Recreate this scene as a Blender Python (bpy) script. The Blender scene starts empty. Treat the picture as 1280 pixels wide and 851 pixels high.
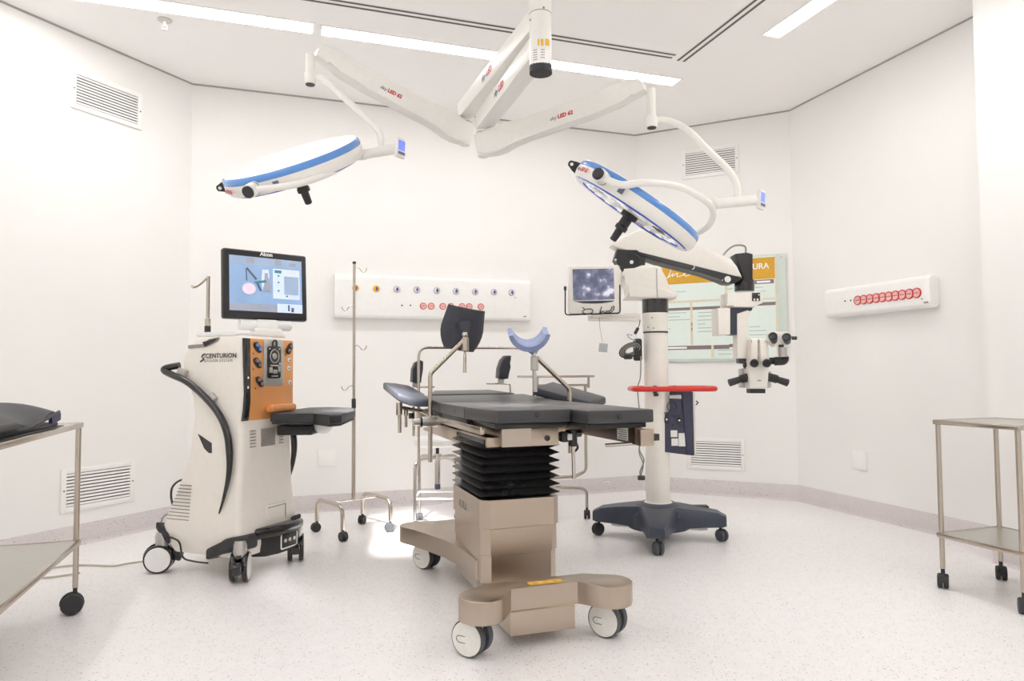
import bpy, bmesh, math, random
from mathutils import Vector, Matrix
random.seed(4)
PI = math.pi
scene = bpy.context.scene
COL = scene.collection
V = Vector

# ------------------------------------------------------------------ camera
FPX, PITCH, YAW, ROLL, CAMZ = 871.5, .0454, .3282, -.0066, 1.05
FW = V((math.sin(YAW)*math.cos(PITCH), math.cos(YAW)*math.cos(PITCH), math.sin(PITCH)))
RT = V((math.cos(YAW), -math.sin(YAW), 0))
UP = RT.cross(FW)
RT, UP = RT*math.cos(ROLL)+UP*math.sin(ROLL), UP*math.cos(ROLL)-RT*math.sin(ROLL)
CAMP = V((0, 0, CAMZ))
cam = bpy.data.cameras.new('camera'); cam.sensor_width = 36; cam.lens = FPX/1280*36; cam.clip_start = .02
camo = bpy.data.objects.new('camera', cam); COL.objects.link(camo)
m = Matrix((RT, UP, -FW)).transposed().to_4x4(); m.translation = CAMP
camo.matrix_world = m
scene.camera = camo
# ------------------------------------------------------------------ world, exposure
w = bpy.data.worlds.new('world'); scene.world = w; w.use_nodes = True
w.node_tree.nodes['Background'].inputs[0].default_value = (1, 1, 1, 1)
w.node_tree.nodes['Background'].inputs[1].default_value = .05
vs = scene.view_settings
vs.view_transform = 'Standard'; vs.look = 'None'; vs.exposure = -0.28; vs.gamma = 1; vs.use_curve_mapping = False
scene.cycles.max_bounces = 12; scene.cycles.diffuse_bounces = 8
STRIP = 26.0          # brightness of the ceiling light strips

# pixel (1280x851) to a point: on a height, on a plane, or at a forward distance
def ray(x, y): return FW+RT*((x-640)/FPX)+UP*((425.5-y)/FPX)
def onZ(x, y, z): d = ray(x, y); return CAMP+d*((z-CAMZ)/d.z)
def onY(x, y, Y): d = ray(x, y); return CAMP+d*(Y/d.y)
def onX(x, y, X): d = ray(x, y); return CAMP+d*(X/d.x)
def onP(x, y, p, n): d = ray(x, y); n = V(n); return CAMP+d*((V(p)-CAMP).dot(n)/d.dot(n))
def pd(x, y, dep): return CAMP+ray(x, y)*dep

# ------------------------------------------------------------------ materials
def lin(c): return tuple(((v/255)/12.92 if v/255 <= .04045 else ((v/255+.055)/1.055)**2.4) for v in c)
MATS = {}
def mat(name, rgb, rough=.5, metal=0., var=.04, nscale=30., bump=0., bscale=200., emit=None, estr=0., trans=0., coat=0., alpha=1., stretch=None, spec=.5):
    mt = bpy.data.materials.new(name); mt.use_nodes = True
    nt = mt.node_tree; b = nt.nodes['Principled BSDF']
    c = lin(rgb)
    tc = nt.nodes.new('ShaderNodeTexCoord'); src = tc.outputs['Object']
    if stretch:
        mp = nt.nodes.new('ShaderNodeMapping'); mp.inputs['Scale'].default_value = stretch
        nt.links.new(src, mp.inputs['Vector']); src = mp.outputs['Vector']
    no = nt.nodes.new('ShaderNodeTexNoise'); no.inputs['Scale'].default_value = nscale; no.inputs['Detail'].default_value = 3
    nt.links.new(src, no.inputs['Vector'])
    rp = nt.nodes.new('ShaderNodeValToRGB')
    rp.color_ramp.elements[0].color = tuple(max(0, x*(1-var)) for x in c)+(1,)
    rp.color_ramp.elements[1].color = tuple(min(1, x*(1+var)) for x in c)+(1,)
    rp.color_ramp.elements[0].position = .3; rp.color_ramp.elements[1].position = .7
    nt.links.new(no.outputs['Fac'], rp.inputs['Fac']); nt.links.new(rp.outputs['Color'], b.inputs['Base Color'])
    b.inputs['Roughness'].default_value = rough; b.inputs['Metallic'].default_value = metal
    b.inputs['Specular IOR Level'].default_value = spec
    if metal > .5:
        mr = nt.nodes.new('ShaderNodeMapRange'); mr.inputs['To Min'].default_value = rough*.94; mr.inputs['To Max'].default_value = rough*1.06
        nt.links.new(no.outputs['Fac'], mr.inputs['Value']); nt.links.new(mr.outputs['Result'], b.inputs['Roughness'])
    if bump:
        n2 = nt.nodes.new('ShaderNodeTexNoise'); n2.inputs['Scale'].default_value = bscale; n2.inputs['Detail'].default_value = 4
        nt.links.new(src, n2.inputs['Vector'])
        bp = nt.nodes.new('ShaderNodeBump'); bp.inputs['Strength'].default_value = bump; bp.inputs['Distance'].default_value = .002
        nt.links.new(n2.outputs['Fac'], bp.inputs['Height']); nt.links.new(bp.outputs['Normal'], b.inputs['Normal'])
    if emit:
        b.inputs['Emission Color'].default_value = lin(emit)+(1,); b.inputs['Emission Strength'].default_value = estr
    if trans: b.inputs['Transmission Weight'].default_value = trans; b.inputs['IOR'].default_value = 1.45
    if coat: b.inputs['Coat Weight'].default_value = coat; b.inputs['Coat Roughness'].default_value = .08
    if alpha < 1: b.inputs['Alpha'].default_value = alpha
    MATS[name] = mt
    return mt

def speckle(name, base, dark, light, scale, rough, amount=.5):
    mt = bpy.data.materials.new(name); mt.use_nodes = True; nt = mt.node_tree; b = nt.nodes['Principled BSDF']
    tc = nt.nodes.new('ShaderNodeTexCoord')
    def layer(prev, sc, thr, col, fac):
        vo = nt.nodes.new('ShaderNodeTexVoronoi'); vo.inputs['Scale'].default_value = sc
        nt.links.new(tc.outputs['Object'], vo.inputs['Vector'])
        sp = nt.nodes.new('ShaderNodeSeparateColor'); nt.links.new(vo.outputs['Color'], sp.inputs[0])
        gt = nt.nodes.new('ShaderNodeMath'); gt.operation = 'GREATER_THAN'; gt.inputs[1].default_value = thr
        nt.links.new(sp.outputs[0], gt.inputs[0])
        lt = nt.nodes.new('ShaderNodeMath'); lt.operation = 'LESS_THAN'; lt.inputs[1].default_value = .34
        nt.links.new(vo.outputs['Distance'], lt.inputs[0])
        mu = nt.nodes.new('ShaderNodeMath'); mu.operation = 'MULTIPLY'
        nt.links.new(gt.outputs[0], mu.inputs[0]); nt.links.new(lt.outputs[0], mu.inputs[1])
        m2 = nt.nodes.new('ShaderNodeMath'); m2.operation = 'MULTIPLY'; m2.inputs[1].default_value = fac
        nt.links.new(mu.outputs[0], m2.inputs[0])
        mx = nt.nodes.new('ShaderNodeMix'); mx.data_type = 'RGBA'
        nt.links.new(m2.outputs[0], mx.inputs['Factor'])
        if isinstance(prev, tuple): mx.inputs[6].default_value = prev
        else: nt.links.new(prev, mx.inputs[6])
        mx.inputs[7].default_value = lin(col)+(1,)
        return mx.outputs[2]
    no = nt.nodes.new('ShaderNodeTexNoise'); no.inputs['Scale'].default_value = scale*.12; no.inputs['Detail'].default_value = 4
    nt.links.new(tc.outputs['Object'], no.inputs['Vector'])
    rp = nt.nodes.new('ShaderNodeValToRGB'); c = lin(base)
    rp.color_ramp.elements[0].color = tuple(x*.95 for x in c)+(1,); rp.color_ramp.elements[1].color = tuple(min(1, x*1.05) for x in c)+(1,)
    nt.links.new(no.outputs['Fac'], rp.inputs['Fac'])
    o = layer(rp.outputs['Color'], scale, .72, dark, amount)
    o = layer(o, scale*.62, .88, dark, min(1, amount*1.5))
    o = layer(o, scale*1.3, .7, light, .6)
    nt.links.new(o, b.inputs['Base Color']); b.inputs['Roughness'].default_value = rough
    MATS[name] = mt; return mt

mat('wall', (240, 238.5, 236.5), .55, var=.012, nscale=2, bump=.05, bscale=300)
mat('ceiling', (250, 249, 248), .7, var=.01, nscale=2)
speckle('floor', (238, 235, 235), (160, 154, 156), (252, 251, 250), 150, .3, .38)
speckle('skirting', (212, 205, 205), (160, 152, 154), (232, 227, 228), 110, .4, .4)
mat('white_paint', (240, 240, 238), .35, var=.015)
mat('cream_plastic', (237, 232, 224), .38, var=.015)
mat('mic_white', (240, 236, 228), .35, var=.015)
mat('lamp_white', (240, 239, 234), .3, var=.015)
mat('grille_white', (243, 242, 240), .4, var=.01)
mat('vent_dark', (105, 100, 96), .8)
mat('gap_grey', (176, 171, 166), .8)
mat('black_plastic', (38, 38, 40), .4, var=.08)
mat('gloss_black', (30, 30, 33), .18, var=.08, coat=.5)
mat('black_rubber', (52, 52, 55), .6, var=.08)
mat('bellows', (46, 46, 47), .24, var=.1, bump=.2, bscale=60)
mat('pad', (62, 62, 65), .34, var=.06, nscale=6, bump=.12, bscale=350)
mat('pad_blue', (52, 54, 62), .42, var=.06, nscale=6, bump=.12, bscale=350)
mat('cup_dark', (62, 64, 73), .42, var=.06)
mat('cup_blue', (146, 160, 200), .45, var=.06)
mat('steel', (194, 184, 172), .24, 1., var=.01, nscale=3)
mat('steel_flat', (188, 174, 159), .30, 1., var=.012, nscale=5)
mat('steel_shelf', (200, 199, 193), .3, 1., var=.05, nscale=20, stretch=(1, 10, 1))
mat('chrome', (205, 200, 194), .14, 1., var=.03)
mat('beam_steel', (120, 104, 92), .35, 1., var=.06, nscale=30)
mat('alu', (196, 194, 190), .35, .9, var=.03)
mat('navy', (58, 64, 78), .42, var=.06)
mat('navy_box', (60, 62, 84), .45, var=.05)
mat('red', (214, 42, 30), .32, var=.04, coat=.3)
mat('blue', (92, 148, 220), .25, var=.03, coat=.4)
mat('blue_clear', (74, 110, 214), .12, var=.05, coat=.6)
mat('orange', (230, 162, 100), .3, .2, var=.03, nscale=8, coat=.3)
mat('sock_red', (206, 58, 62), .4, var=.04)
mat('sock_pink', (240, 190, 186), .45)
mat('purple', (112, 78, 158), .4)
mat('slate', (110, 112, 140), .4)
mat('lilac', (186, 180, 206), .4)
mat('yellow', (240, 190, 60), .4)
mat('mustard', (216, 164, 44), .5, var=.03)
mat('glassboard', (230, 242, 235), .12, var=.01, coat=.3)
mat('glass_edge', (222, 233, 225), .1, var=.02, trans=.15)
mat('print_grey', (134, 120, 122), .6)
mat('print_line', (176, 190, 186), .6)
mat('tape', (222, 214, 190), .6)
mat('ink', (60, 56, 56), .6)
mat('ink_grey', (150, 144, 140), .6)
mat('ink_red', (206, 60, 66), .5)
mat('ink_blue', (70, 90, 120), .5)
mat('white_ink', (250, 250, 248), .5)
mat('sticker', (236, 236, 232), .5)
mat('wheel_face', (232, 232, 226), .4)
mat('tyre', (84, 88, 94), .6)
mat('clear_plastic', (215, 222, 226), .15, trans=.6)
mat('black_leather', (44, 45, 48), .5, var=.12, nscale=10, bump=.2, bscale=120)
mat('indigo', (40, 34, 90), .5)
mat('cable', (196, 186, 172), .5)
mat('cable_grey', (150, 146, 140), .45)
mat('strip', (255, 255, 255), .5, emit=(255, 254, 252), estr=STRIP)
mat('led', (235, 238, 245), .15, emit=(255, 250, 245), estr=.5)
mat('lcd_small', (120, 140, 240), .3, emit=(120, 140, 250), estr=.5)
mat('scr_blue', (150, 182, 222), .2, var=.12, nscale=5, emit=(150, 180, 220), estr=.35)
mat('scr_bar', (160, 182, 212), .2, var=.1, nscale=8, emit=(165, 185, 210), estr=.35)
mat('scr_white', (215, 230, 248), .2, var=.03, emit=(215, 230, 248), estr=.4)
mat('scr_grey', (166, 174, 194), .2, emit=(150, 156, 170), estr=.3)
mat('scr_dark', (104, 118, 144), .2, emit=(70, 82, 104), estr=.2)
mat('scr_teal', (70, 140, 150), .2, emit=(70, 140, 150), estr=.3)
mat('scr_pink', (236, 214, 232), .2, emit=(238, 220, 235), estr=.4)

def mat_reflection():                                    # the small display: blurred lamp reflections painted as noise and glow on dark glass
    mt = bpy.data.materials.new('display_reflection'); mt.use_nodes = True; nt = mt.node_tree; b = nt.nodes['Principled BSDF']
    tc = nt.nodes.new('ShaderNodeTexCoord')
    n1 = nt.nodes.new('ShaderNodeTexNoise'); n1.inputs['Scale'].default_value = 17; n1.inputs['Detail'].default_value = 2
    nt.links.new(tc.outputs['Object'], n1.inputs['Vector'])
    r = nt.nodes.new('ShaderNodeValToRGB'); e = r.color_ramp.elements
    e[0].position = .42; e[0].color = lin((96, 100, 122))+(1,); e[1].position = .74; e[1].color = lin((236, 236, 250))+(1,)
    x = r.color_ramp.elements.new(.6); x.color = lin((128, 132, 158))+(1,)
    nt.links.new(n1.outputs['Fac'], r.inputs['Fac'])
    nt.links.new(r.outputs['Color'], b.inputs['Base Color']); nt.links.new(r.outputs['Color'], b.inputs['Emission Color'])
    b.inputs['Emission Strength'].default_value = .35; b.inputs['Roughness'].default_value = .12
    MATS['display_reflection'] = mt
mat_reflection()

# ------------------------------------------------------------------ mesh helpers
def frame_of(axis):
    a = V(axis).normalized(); h = V((0, 0, 1)) if abs(a.z) < .95 else V((1, 0, 0))
    x = h.cross(a).normalized(); return x, a.cross(x), a
def fillet(pts, r, seg=6):
    pts = [V(p) for p in pts]; out = [pts[0]]
    for i in range(1, len(pts)-1):
        a, b, c = pts[i-1], pts[i], pts[i+1]
        d0 = (a-b); d1 = (c-b); l0 = d0.length; l1 = d1.length; d0.normalize(); d1.normalize()
        ang = d0.angle(d1)
        if ang > PI-.02: out.append(b); continue
        t = min(r/math.tan(ang/2), l0*.48, l1*.48)
        p0 = b+d0*t; p1 = b+d1*t
        for k in range(seg+1):
            u = k/seg; out.append(p0*(1-u)**2+b*2*u*(1-u)+p1*u*u)
    out.append(pts[-1]); return out
def spline(pts, n=8):
    pts = [V(p) for p in pts]; out = []
    for i in range(len(pts)-1):
        p0 = pts[max(i-1, 0)]; p1 = pts[i]; p2 = pts[i+1]; p3 = pts[min(i+2, len(pts)-1)]
        for k in range(n):
            t = k/n
            out.append(.5*((2*p1)+(p2-p0)*t+(2*p0-5*p1+4*p2-p3)*t*t+(3*p1-p0-3*p2+p3)*t**3))
    out.append(pts[-1]); return out

class MB:
    def __init__(s): s.bm = bmesh.new()
    def box(s, c, size, rot=None, bev=0, seg=2):
        M = Matrix.Translation(V(c)) @ (rot.to_4x4() if rot else Matrix()) @ Matrix.Diagonal((size[0], size[1], size[2], 1))
        g = bmesh.ops.create_cube(s.bm, size=1, matrix=M)
        if bev:
            es = list({e for v in g['verts'] for e in v.link_edges})
            bmesh.ops.bevel(s.bm, geom=es, offset=min(bev, min(size)*.49), segments=seg, profile=.5, affect='EDGES')
        return s
    def box2(s, a, b, bev=0, seg=2):
        a, b = V(a), V(b); d = b-a
        return s.box((a+b)/2, (abs(d.x), abs(d.y), abs(d.z)), None, bev, seg)
    def rings(s, rings, cap0=True, cap1=True, closed=False):
        bm = s.bm; R = [[bm.verts.new(p) for p in r] for r in rings]; n = len(R[0])
        m_ = len(R)
        for i in range(m_ if closed else m_-1):
            a, b = R[i], R[(i+1) % m_]
            for j in range(n):
                bm.faces.new((a[j], a[(j+1) % n], b[(j+1) % n], b[j]))
        if not closed:
            if cap0: bm.faces.new(list(reversed(R[0])))
            if cap1: bm.faces.new(R[-1])
        return s
    def cyl(s, p0, p1, r0, r1=None, n=20, bev=0):
        p0, p1 = V(p0), V(p1); r1 = r0 if r1 is None else r1
        x, y, a = frame_of(p1-p0); L = (p1-p0).length
        prof = [(r0, 0), (r1, L)]
        if bev: prof = [(r0-bev, 0), (r0, bev), (r1, L-bev), (r1-bev, L)]
        return s.lathe(prof, p0, a, n)
    def lathe(s, prof, o, axis, n=24, cap=True):
        x, y, a = frame_of(axis); o = V(o)
        rs = [[o+a*h+(x*math.cos(2*PI*k/n)+y*math.sin(2*PI*k/n))*max(r, 1e-4) for k in range(n)] for r, h in prof]
        return s.rings(rs, cap, cap)
    def tube(s, pts, r, n=10, closed=False, flat=None):
        pts = [V(p) for p in pts]
        q = [pts[0]]
        for p in pts[1:]:
            if (p-q[-1]).length > 1e-5: q.append(p)
        pts = q; m_ = len(pts); T = []
        for i in range(m_):
            if closed: t = pts[(i+1) % m_]-pts[i-1]
            else: t = pts[min(i+1, m_-1)]-pts[max(i-1, 0)]
            T.append(t.normalized())
        x, y, _ = frame_of(T[0]); rs = []
        for i in range(m_):
            x = (x-T[i]*x.dot(T[i])).normalized(); y = T[i].cross(x)
            rr = r(i/(m_-1)) if callable(r) else r
            rs.append([pts[i]+(x*math.cos(2*PI*k/n)+y*math.sin(2*PI*k/n))*rr for k in range(n)])
        return s.rings(rs, closed=closed)
    def prism(s, poly, o, ax, ay, h, bev=0, seg=2):
        """polygon (2-D) in the plane o, ax, ay; extruded by h along ax x ay"""
        o, ax, ay = V(o), V(ax), V(ay); nz = ax.cross(ay)
        a = sum(poly[i][0]*poly[(i+1) % len(poly)][1]-poly[(i+1) % len(poly)][0]*poly[i][1] for i in range(len(poly)))
        if a < 0: poly = list(reversed(poly))
        lo = [s.bm.verts.new(o+ax*p[0]+ay*p[1]) for p in poly]; hi = [s.bm.verts.new(o+ax*p[0]+ay*p[1]+nz*h) for p in poly]
        n = len(poly); top = s.bm.faces.new(hi); bot = s.bm.faces.new(list(reversed(lo)))
        for i in range(n): s.bm.faces.new((lo[i], lo[(i+1) % n], hi[(i+1) % n], hi[i]))
        if bev:
            es = list(set(top.edges) | set(bot.edges))
            bmesh.ops.bevel(s.bm, geom=es, offset=bev, segments=seg, profile=.5, affect='EDGES')
        return s
    def slab(s, top, h, bev=0, seg=2, down=V((0, 0, -1))):
        """any top polygon given in 3-D, extruded down by h"""
        hi = [s.bm.verts.new(V(p)) for p in top]; lo = [s.bm.verts.new(V(p)+down*h) for p in top]; n = len(top)
        t = s.bm.faces.new(hi); b = s.bm.faces.new(list(reversed(lo)))
        for i in range(n): s.bm.faces.new((lo[i], lo[(i+1) % n], hi[(i+1) % n], hi[i]))
        if bev:
            es = list(set(t.edges) | set(b.edges))
            bmesh.ops.bevel(s.bm, geom=es, offset=bev, segments=seg, profile=.5, affect='EDGES')
        return s
    def sphere(s, c, r, n=16, sc=(1, 1, 1)):
        M = Matrix.Translation(V(c)) @ Matrix.Diagonal((sc[0], sc[1], sc[2], 1))
        bmesh.ops.create_uvsphere(s.bm, u_segments=n, v_segments=max(6, n//2), radius=r, matrix=M); return s
    def quad(s, a, b, c, d):
        s.bm.faces.new([s.bm.verts.new(V(p)) for p in (a, b, c, d)]); return s
    def mesh(s, name, material, ang=38):
        bmesh.ops.recalc_face_normals(s.bm, faces=s.bm.faces)
        me = bpy.data.meshes.new(name); s.bm.to_mesh(me); s.bm.free()
        if material: me.materials.append(MATS[material])
        me.polygons.foreach_set('use_smooth', [True]*len(me.polygons))
        me.set_sharp_from_angle(angle=math.radians(ang))
        return me
    def build(s, name, material, parent=None, local=False, ang=38):
        """geometry is in world space unless local=True (then in the parent's space)"""
        me = s.mesh(name, material, ang)
        o = bpy.data.objects.new(name, me); COL.objects.link(o)
        if parent:
            o.parent = parent
            if not local: me.transform(world_of(parent).inverted())
        elif not local:                                   # a thing that is one mesh: origin at its middle
            c = sum((V(b) for b in o.bound_box), V())/8; me.transform(Matrix.Translation(-c)); o.location = c
        return o

def world_of(o):
    M = Matrix.LocRotScale(o.location, o.rotation_euler, o.scale)
    return world_of(o.parent) @ M if o.parent else M
def tag(o, label=None, cat=None, group=None, kind=None):
    if label: o['label'] = label
    if cat: o['category'] = cat
    if group: o['group'] = group
    if kind: o['kind'] = kind
    return o
def thing(name, label, cat, loc=(0, 0, 0), rz=0, group=None):
    o = bpy.data.objects.new(name, None); COL.objects.link(o); o.empty_display_size = .1
    o.location = loc; o.rotation_euler = (0, 0, rz)
    return tag(o, label, cat, group)
def inst(src, parent, M):
    """another object sharing src's mesh; M is in the parent's space, taken relative to where src's mesh was made"""
    o = src.copy(); COL.objects.link(o); o.parent = parent
    o.location, o.rotation_euler, o.scale = M.to_translation(), M.to_euler(), M.to_scale()
    return o
def text(s, size, material, parent, o, ax, ay, name='lettering', shear=0., spacing=1., local=False, align='LEFT', bold=0., thick=.0004):
    cu = bpy.data.curves.new('t', 'FONT'); cu.body = s; cu.size = size; cu.shear = shear; cu.space_character = spacing
    cu.align_x = align; cu.extrude = thick; cu.offset = bold; cu.resolution_u = 3
    ob = bpy.data.objects.new('t', cu); COL.objects.link(ob)
    dg = bpy.context.evaluated_depsgraph_get(); me = bpy.data.meshes.new_from_object(ob.evaluated_get(dg))
    bpy.data.objects.remove(ob)
    ax, ay = V(ax).normalized(), V(ay).normalized(); nz = ax.cross(ay)
    M = Matrix((ax, ay, nz)).transposed().to_4x4(); M.translation = V(o)+nz*thick*1.2
    me.transform(M)
    if not local: me.transform(world_of(parent).inverted())
    me.materials.clear(); me.materials.append(MATS[material]); me.name = name
    ob = bpy.data.objects.new(name, me); COL.objects.link(ob); ob.parent = parent
    return ob
def ngon(n, r, c=(0, 0), a0=0): return [(c[0]+r*math.cos(a0+2*PI*k/n), c[1]+r*math.sin(a0+2*PI*k/n)) for k in range(n)]
def rrect(x0, y0, x1, y1, r, k=5):
    out = []
    for cx, cy, a in ((x1-r, y1-r, 0), (x0+r, y1-r, PI/2), (x0+r, y0+r, PI), (x1-r, y0+r, 1.5*PI)):
        for i in range(k+1): out.append((cx+r*math.cos(a+PI/2*i/k), cy+r*math.sin(a+PI/2*i/k)))
    return out

# ================================================================== THE ROOM
H, SK = 3.19, .13
YB, X1, XR, YR, X0 = 5.529, 3.072, 3.993, 4.608, -.590
XL = -2.3; YL = YB-(X0-XL); XP, YP, YF = 3.70, 2.79, -1.6
plan = [(X0, YB), (X1, YB), (XR, YR), (XR, YP), (XP, YP), (XP, YF), (XL, YF), (XL, YL)]
names = ['back', 'back_right', 'right', 'right_return', 'right_near', 'front', 'left', 'back_left']
MB().slab([(XL, YF, 0), (4.1, YF, 0), (4.1, YB+.1, 0), (XL, YB+.1, 0)], .1).build('floor', 'floor')['kind'] = 'structure'
c = MB().slab([(XL, YF, H+.1), (4.1, YF, H+.1), (4.1, YB+.1, H+.1), (XL, YB+.1, H+.1)], .1).build('ceiling', 'ceiling'); c['kind'] = 'structure'
TH = .1
for i, nm in enumerate(names):
    a = V((*plan[i], 0)); b = V((*plan[(i+1) % len(plan)], 0)); d = (b-a).normalized(); out = V((-d.y, d.x, 0))
    if nm == 'right_return': b = b+V((TH, 0, 0))
    o = MB().prism([(0, 0), ((b-a).length, 0), ((b-a).length, H), (0, H)], a+out*TH, d, V((0, 0, 1)), TH).build('wall_'+nm, 'wall'); o['kind'] = 'structure'
    # coved vinyl skirting, slightly proud of the wall, with a bright weld line at its top and a soft cove at the floor
    prof = [(0, 0), (.016, 0), (.010, .006), (.005, .014), (.003, .026), (.003, SK-.004), (0, SK)]
    rs = []
    for e in (a, b):
        rs.append([e-out*p[0]+V((0, 0, p[1])) for p in prof])
    o = MB().rings(rs).build('baseboard_'+nm, 'skirting'); o['kind'] = 'structure'
    # shadow-gap trim under the ceiling
    g = MB().box((a+b)/2*1+V((0, 0, H-.006))-out*.0015, ((b-a).length, .003, .012), Matrix.Rotation(math.atan2(d.y, d.x), 3, 'Z')).build('trim_%d' % (i+1), 'gap_grey'); g['kind'] = 'structure'

# ---------------------------------------------------------------- ceiling: light strips, slot diffusers, sprinkler
def light_strip(x0, y0, x1, y1, label):
    t = thing('ceiling_light', label, 'ceiling light', ((x0+x1)/2, (y0+y1)/2, H), group='recessed ceiling light strips')
    f = .016
    mb = MB()
    for a, b in (((x0-f, y0-f), (x1+f, y0)), ((x0-f, y1), (x1+f, y1+f)), ((x0-f, y0), (x0, y1)), ((x1, y0), (x1+f, y1))):
        mb.box2((*a, H-.003), (*b, H-.0002))
    mb.build('frame', 'ceiling', t)
    MB().box2((x0, y0, H-.0025), (x1, y1, H-.0004)).build('diffuser', 'strip', t)
light_strip(-1.3, 4.345, .205, 4.47, 'long white ceiling light strip running off the upper left edge, left of the gap')
light_strip(.262, 4.355, 2.80, 4.47, 'long white ceiling light strip behind the lamp column, ending above the right lamp')
light_strip(2.935, .4, 3.055, 3.60, 'short-looking white ceiling light strip in the upper right corner of the view')
light_strip(-1.42, .2, -1.30, 3.5, 'ceiling light strip along the left side of the room, outside the photo')
light_strip(-.9, -.8, .7, -.68, 'ceiling light strip behind the camera at the left')
light_strip(.9, -.8, 2.7, -.68, 'ceiling light strip behind the camera at the right')

def slot_diffuser(a, b, wv, label):
    a, b = V((*a, H)), V((*b, H)); d = (b-a).normalized(); n = V((-d.y, d.x, 0))
    t = thing('slot_diffuser', label, 'air diffuser', (a+b)/2, group='twin-slot air diffusers in the ceiling')
    rot = Matrix.Rotation(math.atan2(d.y, d.x), 3, 'Z'); L = (b-a).length; c = (a+b)/2
    MB().box(c-V((0, 0, .001)), (L, wv, .0016), rot).build('flange', 'grille_white', t)
    for s in (-1, 1):
        MB().box(c+n*s*wv*.27-V((0, 0, .0025)), (L*.995, wv*.2, .0014), rot).build('slot', 'vent_dark', t)
slot_diffuser((.0, 4.045), (2.56, 4.045), .085, 'dark twin-slot air diffuser parallel to the back wall, passing behind the lamp column')
slot_diffuser((2.637, 4.10), (2.637, .6), .085, 'dark twin-slot air diffuser running toward the upper right, perpendicular to the other')

p = onZ(206, 25, H)
t = thing('sprinkler', 'small white sprinkler head in the ceiling at upper left', 'sprinkler', p)
MB().lathe([(.042, 0), (.042, -.004), (.030, -.010), (.012, -.012)], p, (0, 0, 1), 24).build('escutcheon', 'alu', t)
MB().cyl(p-V((0, 0, .010)), p-V((0, 0, .040)), .008).build('stem', 'white_paint', t)
MB().tube([p+V((-.012, 0, -.03)), p+V((-.014, 0, -.045)), p+V((0, 0, -.06)), p+V((.014, 0, -.045)), p+V((.012, 0, -.03))], .0025, 6).build('yoke', 'alu', t)
MB().lathe([(.018, -.06), (.018, -.063)], p, (0, 0, 1), 16).build('deflector', 'white_paint', t)

# ---------------------------------------------------------------- wall vents
def vent(c, ax, wdt, hgt, label, n=10):
    """c centre on the wall, ax along the wall; the normal faces the room"""
    c, ax = V(c), V(ax).normalized(); z = V((0, 0, 1)); nr = ax.cross(z)
    t = thing('wall_vent', label, 'vent', c, group='white louvred wall vents')
    rot = Matrix((ax, nr, z)).transposed()
    fw = .032; th = .012
    f = MB()
    for a, b in ((-1, 0), (1, 0)):
        f.box(c+ax*a*(wdt/2-fw/2)+nr*th/2, (fw, th, hgt), rot, .003)
        f.box(c+z*a*(hgt/2-fw/2)+nr*th/2, (wdt-2*fw+.002, th, fw), rot, .003)
    f.build('frame', 'grille_white', t)
    MB().box(c+nr*.001, (wdt-2*fw, .002, hgt-2*fw), rot).build('duct_opening', 'vent_dark', t)
    ih = hgt-2*fw; tilt = Matrix.Rotation(math.radians(-12), 3, ax) @ rot
    s0 = MB().box((0, 0, 0), (wdt-2*fw, .005, ih/n*.66), tilt, .001, 1).build('slat', 'grille_white', t, local=True)
    for k in range(n):
        M = Matrix.Translation(nr*.007+z*(-ih/2+(k+.5)*ih/n))
        if k == 0: s0.location = M.to_translation()
        else: inst(s0, t, M)
    for a in (-1, 1):
        MB().cyl(c+ax*a*(wdt/2-fw*.5)+nr*th, c+ax*a*(wdt/2-fw*.5)+nr*(th+.002), .0045, n=10).build('screw', 'ink', t)
d45 = V((1, 1, 0)).normalized(); d45b = V((1, -1, 0)).normalized()
vent((-1.045, 5.074, 2.835), d45, .48, .25, 'white louvred vent high on the left wall near the ceiling')
vent((-1.05, 5.068, .348), d45, .48, .265, 'white louvred vent low on the left wall, partly behind the steel trolley post')
vent((3.537, 5.063, 2.848), d45b, .48, .255, 'white louvred vent high on the angled wall behind the right lamp arm')
vent((3.537, 5.063, .35), d45b, .475, .265, 'white louvred vent low on the angled wall beside the microscope stand')

# ---------------------------------------------------------------- blank wall plates, skirting socket
def plate(c, ax, label):
    c, ax = V(c), V(ax); z = V((0, 0, 1)); nr = ax.cross(z); rot = Matrix((ax, nr, z)).transposed()
    t = thing('blank_plate', label, 'wall plate', c)
    MB().box(c+nr*.005, (.135, .010, .135), rot, .004).build('cover', 'white_paint', t)
    MB().box(c+nr*.0105, (.105, .003, .108), rot, .001).build('insert', 'grille_white', t)
plate((.384, YB, .407), (1, 0, 0), 'square white blank plate on the back wall behind the drip stand')
plate((XR, 3.977, .40), (0, -1, 0), 'square white blank plate low on the right wall')
p = onY(758.5, 604, YB-.003)
t = thing('skirting_label', 'tiny cream label plate on the speckled skirting of the back wall', 'label', p)
MB().box(p+V((0, -.003, 0)), (.052, .006, .030), None, .002).build('plate', 'cream_plastic', t)
for k in range(4): MB().box(p+V((-.012+k*.008, -.0064, 0)), (.004, .001, .009)).build('mark', 'ink_grey', t)

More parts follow.
